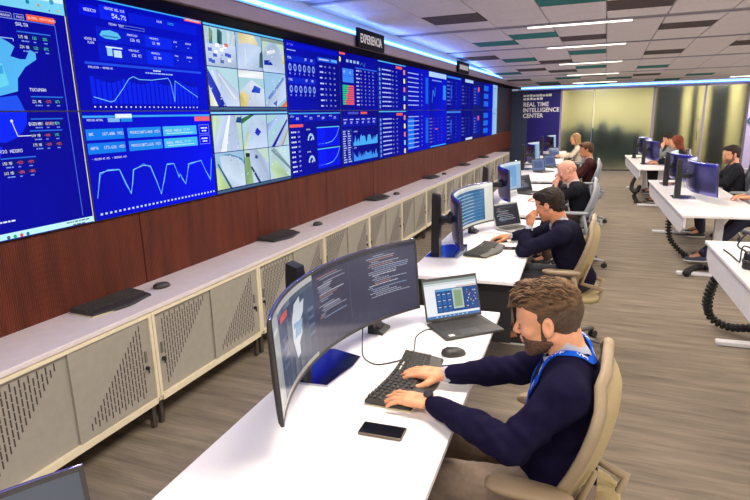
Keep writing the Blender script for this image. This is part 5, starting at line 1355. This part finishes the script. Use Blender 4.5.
# ---- phones, docks, cables
def phone(loc, deg, label):
    t = thing('smartphone', label, 'phone', loc, math.radians(deg), 'smartphones lying on the desks')
    MB().rbox((0, 0, .005), (.158, .076, .010), .0045, 3).build('body', mat('phone_case', (110, 98, 84), rough=.35, metal=.4), t)
    MB().rbox((0, 0, .0102), (.151, .069, .0012), .0005, 1).build('glass', mat('phone_glass', (10, 10, 14), rough=.06), t)
    MB().rbox((.05, .02, -.0003), (.03, .03, .0006), .0002, 1).build('camera', column_black, t)
phone((-.650, 1.624, DZ+.0006), 3, 'black smartphone lying on the foreground desk')
phone((-.66, 4.47, DZ+.0006), 6, 'black smartphone beside the keyboard on the second desk')
def dock(loc, label):
    t = thing('docking_station', label, 'dock', loc, 0, 'black docking stations under the monitors')
    m = MB(); m.prism([(-.035, 0), (.045, 0), (.045, .014), (.0, .028), (-.012, .070), (-.035, .075)], 'y', -.055, .055); m.build('body', column_black, t)
    MB().rbox((.01, 0, .030), (.03, .07, .006), .001, 1).build('cradle', anthracite, t)
dock((-1.01, 2.50, DZ), 'black docking block under the far end of the big monitor')
dock((-1.07, 5.03, DZ), 'black docking block under the monitor on the second desk')
def cable(pts, label, r=.0028, m=rubber):
    P = [Vector(p) for p in pts]; Q = []
    for i in range(len(P)-1):
        p0, p1, p2, p3 = P[max(i-1, 0)], P[i], P[i+1], P[min(i+2, len(P)-1)]
        for k in range(8):
            s = k/8; Q.append(.5*((2*p1)+(p2-p0)*s+(2*p0-5*p1+4*p2-p3)*s*s+(3*p1-p0-3*p2+p3)*s**3))
    Q.append(P[-1]); o = MB().tube(Q, r, 6).build('cable', m); tag(o, label, 'cable', None); return o
z = DZ+.003
cable([(-1.0, 2.28, .84), (-1.0, 2.27, z+.01), (-.95, 2.17, z), (-.87, 2.12, z), (-.80, 2.17, z+.002), (-.775, 2.20, z+.006)], 'thin black cable looping from the big monitor to its keyboard')
cable([(-.745, 2.26, z+.004), (-.77, 2.36, z), (-.80, 2.48, z), (-.78, 2.58, z), (-.725, 2.60, z+.004)], 'thin black cable from the keyboard to the foreground laptop')
cable([(-1.0, 5.02, z), (-.90, 5.05, z), (-.80, 5.0, z), (-.80, 4.8, z), (-.86, 4.66, z+.004)], 'pale cable curving on the second desk', m=mat('cable_pale', (200, 200, 200)))

# ---- cable chains under the right desks
def chain(pts, label):
    P = [Vector(p) for p in pts]; Q = []
    for i in range(len(P)-1):
        p0, p1, p2, p3 = P[max(i-1, 0)], P[i], P[i+1], P[min(i+2, len(P)-1)]
        for k in range(40):
            s = k/40; Q.append(.5*((2*p1)+(p2-p0)*s+(2*p0-5*p1+4*p2-p3)*s*s+(3*p1-p0-3*p2+p3)*s**3))
    t = thing('cable_chain', label, 'cable chain', tuple(pts[-1]), 0, 'black cable chains under the right desks'); o = Vector(pts[-1])
    link_me = MB(); link_me.lathe((0, 0, 0), [(.012, -.020), (.034, -.017), (.034, .003), (.020, .010), (.016, .020)], 10); link_me.box((.034, 0, -.007), (.014, .022, .014)); link_me.box((-.034, 0, -.007), (.014, .022, .014)); me = link_me.mesh('chain_link'); me.materials.append(rubber)
    d = 0; last = Q[0]; acc = 0
    for a, b in zip(Q[:-1], Q[1:]):
        acc += (b-a).length
        if acc >= .036:
            acc = 0; q = bpy.data.objects.new('chain_link', me); COL.objects.link(q); q.parent = t; q.location = b-o
            q.rotation_euler = (b-a).to_track_quat('Z', 'Y').to_euler()
    MB().tube([p-o for p in Q[::6]], .010, 6).build('cord', rubber, t)
    MB().rbox((0, 0, -.0), (.14, .12, .02), .004, 1).build('floor_plate', rubber, t)
    return t
chain([(.93, 5.02, .56), (.89, 5.08, .40), (.88, 5.14, .22), (.93, 5.16, .09), (1.05, 5.10, .05), (1.2, 5.0, .09), (1.34, 4.95, .06), (1.15, 5.02, .016)][:7]+[(1.5, 4.92, .016)], 'black cable chain hanging from the nearest right desk')
chain([(.85, 7.9, .56), (.82, 7.85, .40), (.84, 7.80, .22), (.95, 7.75, .08), (1.05, 7.7, .016)], 'black cable chain under the middle right desk, thinner one')
chain([(.92, 6.75, .035), (.97, 6.9, .05), (1.08, 7.0, .06), (1.25, 7.02, .05), (1.3, 6.98, .016)], 'black cable chain lying by the foot of the middle right desk')
chain([(.72, 12.6, .56), (.60, 12.5, .42), (.56, 12.35, .26), (.64, 12.2, .20), (.70, 12.35, .3), (.62, 12.4, .12), (.68, 12.1, .016)], 'looped black cable chain under the far right desk')
cable([(1.0, 4.36, .85), (.97, 4.50, .95), (.90, 4.44, .88), (.93, 4.34, .86)], 'black cable loop at the monitor column on the nearest right desk', .006)
cable([(1.02, 4.40, .84), (.95, 4.50, .86), (.93, 4.46, .77), (.93, 4.50, .747), (.92, 4.70, .746), (.90, 4.88, .746)], 'black cable running down to the nearest right desk', .005)
t = thing('desk_hub', 'black round hub with cables on the nearest right desk', 'hub', (.965, 4.34, DZ))
MB().lathe((0, 0, 0), [(.045, 0), (.048, .01), (.042, .10), (.036, .115), (.01, .12)], 16).build('body', column_black, t)
MB().lathe((0, 0, .045), [(.049, 0), (.051, .004), (.051, .016), (.049, .02)], 16).build('ring', anthracite, t)

# ---- task chairs (seat faces local +x)
BEIGE = mat('chair_beige', (148, 130, 104), rough=.55, noise=.05); GREYB = mat('chair_grey', (158, 160, 166), rough=.55)
MESHB = mat('mesh_beige', (176, 158, 116), rough=.9, noise=.15, nscale=300); MESHG = mat('mesh_grey', (150, 156, 170), rough=.9, noise=.15, nscale=300)
PAD = mat('arm_pad', (142, 122, 96), rough=.6)
castor = mat('castor', (40, 38, 38), rough=.5); gas = mat('gas_column', (120, 118, 114), rough=.3, metal=.7)
def back_pt(h, s):
    """h 0..1 bottom to top, s -1..1 across; local coordinates of the back shell."""
    z = .50+.525*h
    half = .155+.115*math.sin(min(1, h*1.25+.08)*PI*.62) if h < .62 else .268*math.cos((h-.62)/.38*1.2)**.7
    half = max(half, .10)
    x = -.085-.095*math.sin(min(1, h/.82)*PI/2)**1.3+.045*max(0, (h-.82)/.18)**1.5
    x += .115*(abs(s)**2.0)*(1-h)**.45*(.75 if h < .15 else 1)
    return Vector((x, s*half, z))
def chair(loc, deg, label, beige=True):
    F_, Mm = (BEIGE, MESHB) if beige else (GREYB, MESHG)
    t = thing('task_chair', label, 'chair', loc, math.radians(deg), 'mesh-backed task chairs')
    for k in range(5):
        a = 2*PI*k/5+.3; c, s = math.cos(a), math.sin(a)
        lg = MB(); lg.tube([(.03*c, .03*s, .105), (.16*c, .16*s, .098), (.30*c, .30*s, .078)], [.026, .020, .014], 8, squash=1.0); l = lg.build('base_leg', gas if beige else GREYB, t)
        w = MB()
        for q in (-.014, .014): w.cyl((.30*c-s*(q-.009), .30*s+c*(q-.009), .030), (.30*c-s*(q+.009), .30*s+c*(q+.009), .030), .030, n=14)
        w.cyl((.30*c, .30*s, .03), (.30*c, .30*s, .082), .008, n=6); w.build('caster', castor, l)
    MB().lathe((0, 0, 0), [(.034, .085), (.036, .13), (.030, .14), (.028, .26), (.018, .265), (.018, .40)], 14).build('gas_column', gas, t)
    m = MB(); m.rbox((-.02, 0, .405), (.30, .20, .045), .015, 2); m.build('mechanism', mat('mechanism_grey', (110, 104, 96), rough=.5), t)
    # seat: softly dished cushion
    n = 14; V = []; Fc = []
    for j, zz in ((0, .425), (1, .47)):
        for r in range(5):
            rr = (1.0, .97, .8, .5, .12)[r] if j else (.12, .5, .8, .93, 1.0)[r]
            for k in range(24):
                a = 2*PI*k/24; ce, se = math.cos(a), math.sin(a); p = 2/3.4
                x = .02+.235*rr*math.copysign(abs(ce)**p, ce); y = .235*rr*math.copysign(abs(se)**p, se)
                z = zz+(.012*(1-(1-rr)**2)-.010 if j else 0)-(.022*max(0, (x-.14)/.12) if True else 0)
                V.append((x, y, z))
    for r in range(9):
        for k in range(24): Fc.append((r*24+k, r*24+(k+1) % 24, (r+1)*24+(k+1) % 24, (r+1)*24+k))
    Fc += [tuple(reversed(range(24))), tuple(range(9*24, 240))]
    MB().add(V, Fc, True).build('seat', MESHB if beige else MESHG, t)
    # back: mesh skin inside a moulded rim, with a spine behind
    NH, NS = 18, 12; V = []; Fc = []
    for i in range(NH+1):
        for k in range(NS+1): V.append(back_pt(i/NH, -1+2*k/NS))
    off = len(V); V += [v+Vector((-.006, 0, 0)) for v in V]
    for i in range(NH):
        for k in range(NS):
            a = i*(NS+1)+k; Fc.append((a, a+1, a+NS+2, a+NS+1)); Fc.append((off+a, off+a+NS+1, off+a+NS+2, off+a+1))
    b = MB().add(V, Fc, True).build('backrest', Mm, t)
    rim = [back_pt(h/18, 1) for h in range(19)]+[back_pt(1, s) for s in (.6, .2, -.2, -.6)]+[back_pt(h/18, -1) for h in range(18, -1, -1)]+[back_pt(0, s) for s in (-.5, 0, .5, 1)]
    MB().tube(rim, .0165, 8, squash=1.25).build('back_frame', F_, b)
    for s in (-1, 1):
        m = MB(); m.tube([(-.05, .06*s, .41), (-.19, .09*s, .42), (-.225, .13*s, .52), back_pt(.12, s*.8)+Vector((-.03, 0, 0)), back_pt(.42, s*.72)+Vector((-.028, 0, 0))], [.020, .022, .020, .016, .010], 8); m.build('back_support', F_, t)
        m = MB(); m.tube([(-.06, .20*s, .42), (-.06, .285*s, .44), (-.05, .30*s, .52), (-.02, .295*s, .655)], [.020, .022, .020, .018], 8); m.build('arm_post', F_, t)
        # arm pad: rounded plank
        V = []; Fc = []; prof = [(.0, -.016), (.75, -.016), (1, -.004), (1, .006), (.86, .015), (.0, .018)]
        n = 20; ring = []
        for r, zz in prof:
            for k in range(n):
                a = 2*PI*k/n; ce, se = math.cos(a), math.sin(a); V.append((.06+.135*max(r, .02)*math.copysign(abs(ce)**.6, ce), .292*s+.045*max(r, .02)*math.copysign(abs(se)**.8, se)*(1+.15*ce), .672+zz))
        for i in range(5):
            for k in range(n): Fc.append((i*n+k, i*n+(k+1) % n, (i+1)*n+(k+1) % n, (i+1)*n+k))
        Fc += [tuple(reversed(range(n))), tuple(range(5*n, 6*n))]
        MB().add(V, Fc, True).build('armrest', PAD if beige else GREYB, t)
    return t
CH = chair((-.08, 1.86, 0), 178, 'beige mesh task chair of the bearded man')
def chair_at(loc, deg, label):
    o = copy_tree(CH); o.location = loc; o.rotation_euler = (0, 0, math.radians(deg)); o['label'] = label; return o
chair_at((-.17, 4.42, 0), 180, 'beige mesh task chair of the man in the navy blazer')
CG = chair((-.20, 7.0, 0), 182, 'grey task chair of the bald man in black', False)
def gchair_at(loc, deg, label):
    o = copy_tree(CG); o.location = loc; o.rotation_euler = (0, 0, math.radians(deg)); o['label'] = label; return o
gchair_at((-.20, 9.9, 0), 182, 'grey task chair of the man in brown jacket')
gchair_at((-.52, 13.9, 0), 184, 'grey task chair of the woman in cream by the glass')
gchair_at((2.02, 7.62, 0), 182, 'grey task chair of the person cut by the right edge')
gchair_at((1.80, 9.15, 0), 182, 'grey task chair of the man in dark shirt on the right')
gchair_at((1.38, 12.45, 0), 184, 'grey task chair of the red-haired woman')
gchair_at((1.38, 13.75, 0), 184, 'grey task chair of the man in grey sweater')
gchair_at((2.62, 12.0, 0), 200, 'empty pale task chair near the column on the right')
# ================================================================== PEOPLE
def wool(n, rgb, **k): return mat(n, rgb, rough=.95, spec=.08, noise=.12, nscale=40, bump=.35, bscale=900, **k)
NAVY = wool('navy_wool', (23, 19, 46)); NAVY2 = wool('navy_blazer', (26, 25, 44)); BLK = wool('black_blazer', (30, 30, 36)); MAR = wool('brown_jacket', (62, 34, 34))
CRM = wool('cream_top', (215, 205, 180)); DRK = wool('dark_shirt', (38, 38, 44)); GRY = wool('grey_sweater', (128, 130, 130)); LGY = wool('light_grey_shirt', (150, 160, 178)); GRN = wool('dark_top', (34, 36, 40))
TYPE = ((8, 28, 18), (10, 28, 18), (10, 26, 18), (8, 24, 18))
REST = ((18, 26, 18),)*4; FIST = ((50, 75, 45),)*4
p1, i1 = person('bearded man in navy sweater with blue lanyard typing in the foreground', (-.03, 1.85, 0), 180,
  J=dict(pel=(.06, 0, .56), waist=(.055, 0, .69), head=(.102, 0, 1.132), nb=(.03, 0, 1.022), chest=(.025, 0, .86),
         ls=(.03, .185, .962), le=(.18, .265, .805), lw=(.497, .052, .787), rs=(.045, -.185, .962), re=(.22, -.25, .825), rw=(.512, -.18, .789),
         lk=(.45, .14, .55), rk=(.45, -.14, .55), la=(.40, .15, .10), ra=(.42, -.15, .10)),
  look=(14, 0, 0), skin=('skin_fair', (222, 160, 122)),
  hands=dict(l=dict(d=(1, -.06, -.03), curls=((2, 22, 14), (4, 22, 14), (4, 22, 14), (2, 20, 14)), spread=.13, sc=1.1, n=(0, 0, -1)), r=dict(d=(1, .02, -.03), curls=((8, 26, 16), (8, 24, 16), (6, 22, 16), (4, 20, 14)), spread=.12, sc=1.1)),
  hair=dict(style='quiff', rgb=(66, 50, 38), tip=(128, 98, 70), side=(80, 62, 48)), beard=(98, 68, 50),
  top=dict(mat=NAVY, collar=(182, 184, 204)), legs=dict(rgb=(122, 106, 94)), vox=.0033, watch='l', build=1.06)
# lanyard: a woven ribbon laid over the collar and chest, with its printed letters
def lanyard(root, info, pts, w=.027):
    P = []; N = []
    F, L = info['F'], info['L']
    dense = []
    pts = pts[::-1]
    for a, b in zip(pts[:-1], pts[1:]):
        for k in range(6): dense.append(_n(a)+(_n(b)-_n(a))*k/6)
    dense.append(_n(pts[-1]))
    for q in dense:
        p = F*q[0]+L*q[1]+_n((0, 0, q[2])); p, g = snap(info['top'], p, .006, info['folds']); P.append(p); N.append(g)
    for _ in range(3):
        P = [P[0]]+[(P[i-1]+P[i]*2+P[i+1])/4 for i in range(1, len(P)-1)]+[P[-1]]; N = [N[0]]+[unit(N[i-1]+N[i]*2+N[i+1]) for i in range(1, len(N)-1)]+[N[-1]]
    T_ = [unit(P[min(i+1, len(P)-1)]-P[max(i-1, 0)]) for i in range(len(P))]; S = [unit(np.cross(T_[i], N[i])) for i in range(len(P))]
    cum = [0]
    for a, b in zip(P[:-1], P[1:]): cum.append(cum[-1]+np.linalg.norm(b-a))
    def at(u, v, off=0):
        i = max(0, min(len(P)-2, int(np.searchsorted(cum, u))-1)); f = (u-cum[i])/max(cum[i+1]-cum[i], 1e-6)
        return P[i]*(1-f)+P[i+1]*f+(S[i]*(1-f)+S[i+1]*f)*v+(N[i]*(1-f)+N[i+1]*f)*off
    m = MB(); V = []; n = 60
    for i in range(n+1):
        u = cum[-1]*i/n
        for v, o in ((-w/2, 0), (w/2, 0), (w/2, .0016), (-w/2, .0016)): V.append(tuple(at(u, v, o)))
    Fc = []
    for i in range(n):
        for j in range(4): Fc.append((i*4+j, i*4+(j+1) % 4, i*4+4+(j+1) % 4, i*4+4+j))
    m.add(V, Fc); r = m.build('lanyard', mat('lanyard_blue', (12, 84, 205), rough=.8, spec=.1), root)
    c = Canvas(lambda u, v, off: at(u, -v, .0024)); u = .02
    while u < cum[-1]-.05: c.text('YPF', u, -.0075, .015, (240, 240, 250), wide=1.3); u += .085
    me = bpy.data.meshes.new('lettering'); me.from_pydata(c.v, [], c.f); link('lettering', me, white_vinyl, r)['kind'] = 'stuff'
lanyard(p1, i1, [(-.058, .005, 1.03), (-.045, .060, 1.04), (-.010, .094, 1.04), (.035, .104, 1.03), (.078, .092, .99), (.112, .065, .93), (.135, .035, .87), (.15, .012, .80)])
lanyard(p1, i1, [(-.058, -.005, 1.03), (-.045, -.060, 1.04), (-.010, -.094, 1.04), (.035, -.104, 1.03), (.078, -.092, .99), (.112, -.065, .93), (.135, -.035, .87), (.15, -.012, .80)])

chin = dict(d=(.10, -.25, .75), n=(-.6, -.5, 0), s=(-.5, .2, .4), curls=FIST, sc=1.0, thumb=((.8, .3, .2), (.9, .1, .3), (.9, 0, .3)))
person('dark-haired man in navy blazer leaning his chin on his hand', (-.13, 4.45, 0), 180,
  J=dict(pel=(.0, 0, .56), waist=(.04, 0, .69), chest=(.09, 0, .83), nb=(.14, 0, .975), head=(.225, .01, 1.105), ls=(.12, .185, .915), le=(.39, .19, .785), lw=(.362, .075, .952),
         rs=(.14, -.185, .92), re=(.34, -.30, .82), rw=(.565, -.285, .785)), look=(20, -15, 0), skin=('skin_warm', (208, 142, 104)),
  hands=dict(l=chin, r=dict(d=(1, .05, -.05), curls=REST)), hair=dict(style='short', rgb=(30, 23, 21), tip=(56, 42, 36), side=(40, 32, 28)),
  top=dict(mat=NAVY2, collar=(188, 190, 205), name='blazer'), legs=dict(rgb=(52, 50, 60)), vox=.006, build=1.03)
person('bald man in black blazer resting his mouth on his fist', (-.18, 7.0, 0), 181,
  J=dict(pel=(.0, 0, .56), waist=(.03, 0, .69), chest=(.06, 0, .83), nb=(.115, 0, .975), head=(.205, .0, 1.115), ls=(.09, .185, .915), le=(.36, .16, .785), lw=(.33, .055, .93),
         rs=(.11, -.185, .92), re=(.32, -.25, .80), rw=(.50, -.10, .785)), look=(24, 0, 0), skin=('skin_rosy', (222, 158, 134)),
  hands=dict(l=chin, r=dict(d=(1, .3, -.05), curls=REST)), hair=dict(style='stubble', rgb=(212, 156, 132), side=(170, 125, 105)),
  top=dict(mat=BLK, collar=(225, 205, 210), name='blazer'), legs=dict(rgb=(62, 48, 42)), vox=.007, watch='l')
person('man with brown hair in maroon-brown jacket at the fourth desk', (-.16, 9.9, 0), 182,
  J=dict(head=(.11, 0, 1.17), nb=(.05, 0, 1.02), chest=(.04, 0, .86), ls=(.05, .19, .96), rs=(.05, -.19, .96)), look=(8, 8, 0), skin=('skin_warm', (208, 142, 104)),
  hair=dict(style='short', rgb=(66, 44, 34), tip=(98, 66, 48), side=(60, 42, 34)), top=dict(mat=MAR, collar=(205, 195, 200), name='jacket'), legs=dict(rgb=(52, 50, 60)), vox=.010)
person('woman in cream top with light brown hair at the farthest desk', (-.52, 13.9, 0), 182,
  J=dict(head=(.11, 0, 1.16)), look=(10, 10, 0), skin=('skin_fair', (222, 160, 122)), hair=dict(style='long', rgb=(150, 108, 66), tip=(190, 150, 100), side=(150, 108, 66)),
  top=dict(mat=CRM, name='blouse'), legs=dict(rgb=(60, 60, 76)), vox=.012, build=.9)
person('person in light grey sleeves cut off by the right edge', (2.02, 7.62, 0), 180,
  J=dict(lw=(.44, .10, .79), rw=(.46, -.08, .79), le=(.16, .24, .82), re=(.18, -.24, .82), lk=(.46, .10, .52), rk=(.50, -.10, .50), la=(.86, .22, .13), ra=(.74, -.16, .10), head=(.10, 0, 1.15)), look=(14, 0, 0), skin=('skin_fair', (222, 160, 122)),
  hair=dict(style='short', rgb=(66, 44, 34), tip=(98, 66, 48), side=(60, 42, 34)), top=dict(mat=LGY, name='sweater', collar=(190, 200, 210)), legs=dict(rgb=(32, 34, 58)), vox=.010,
  hands=dict(l=dict(d=(1, -.5, 0), curls=REST), r=dict(d=(1, .5, 0), curls=REST)), shoes=(60, 70, 100))
person('dark-haired man in dark shirt behind the two right monitors', (1.74, 9.15, 0), 180,
  J=dict(head=(.10, .0, 1.155), nb=(.04, 0, 1.01), ls=(.04, .20, .95), rs=(.04, -.20, .95)), look=(8, 24, 0), skin=('skin_fair', (222, 160, 122)),
  hair=dict(style='short', rgb=(38, 30, 28), tip=(62, 48, 42), side=(40, 32, 28)), beard=(120, 88, 74), top=dict(mat=DRK, name='shirt_dark', collar=(60, 58, 84)), legs=dict(rgb=(36, 38, 56)), vox=.0075, build=1.08)
person('woman with long auburn hair and dark top at the far right desk', (1.40, 12.40, 0), 182,
  J=dict(head=(.11, 0, 1.155)), look=(12, -25, 0), skin=('skin_fair', (222, 160, 122)), hair=dict(style='long', rgb=(110, 52, 34), tip=(150, 80, 50), side=(110, 52, 34)),
  top=dict(mat=GRN, name='blouse'), legs=dict(rgb=(40, 40, 52)), vox=.010, build=.92)
person('man in grey sweater raising a hand to his face at the far right desk', (1.40, 13.75, 0), 184,
  J=dict(head=(.13, 0, 1.15), nb=(.06, 0, 1.0), le=(.36, .18, .80), lw=(.25, .10, .99)), look=(16, 4, 0), skin=('skin_fair', (222, 160, 122)), hands=dict(l=chin),
  hair=dict(style='short', rgb=(38, 30, 28), tip=(62, 48, 42), side=(40, 32, 28)), top=dict(mat=GRY, name='sweater', collar=(190, 190, 190)), legs=dict(rgb=(40, 40, 52)), vox=.010)
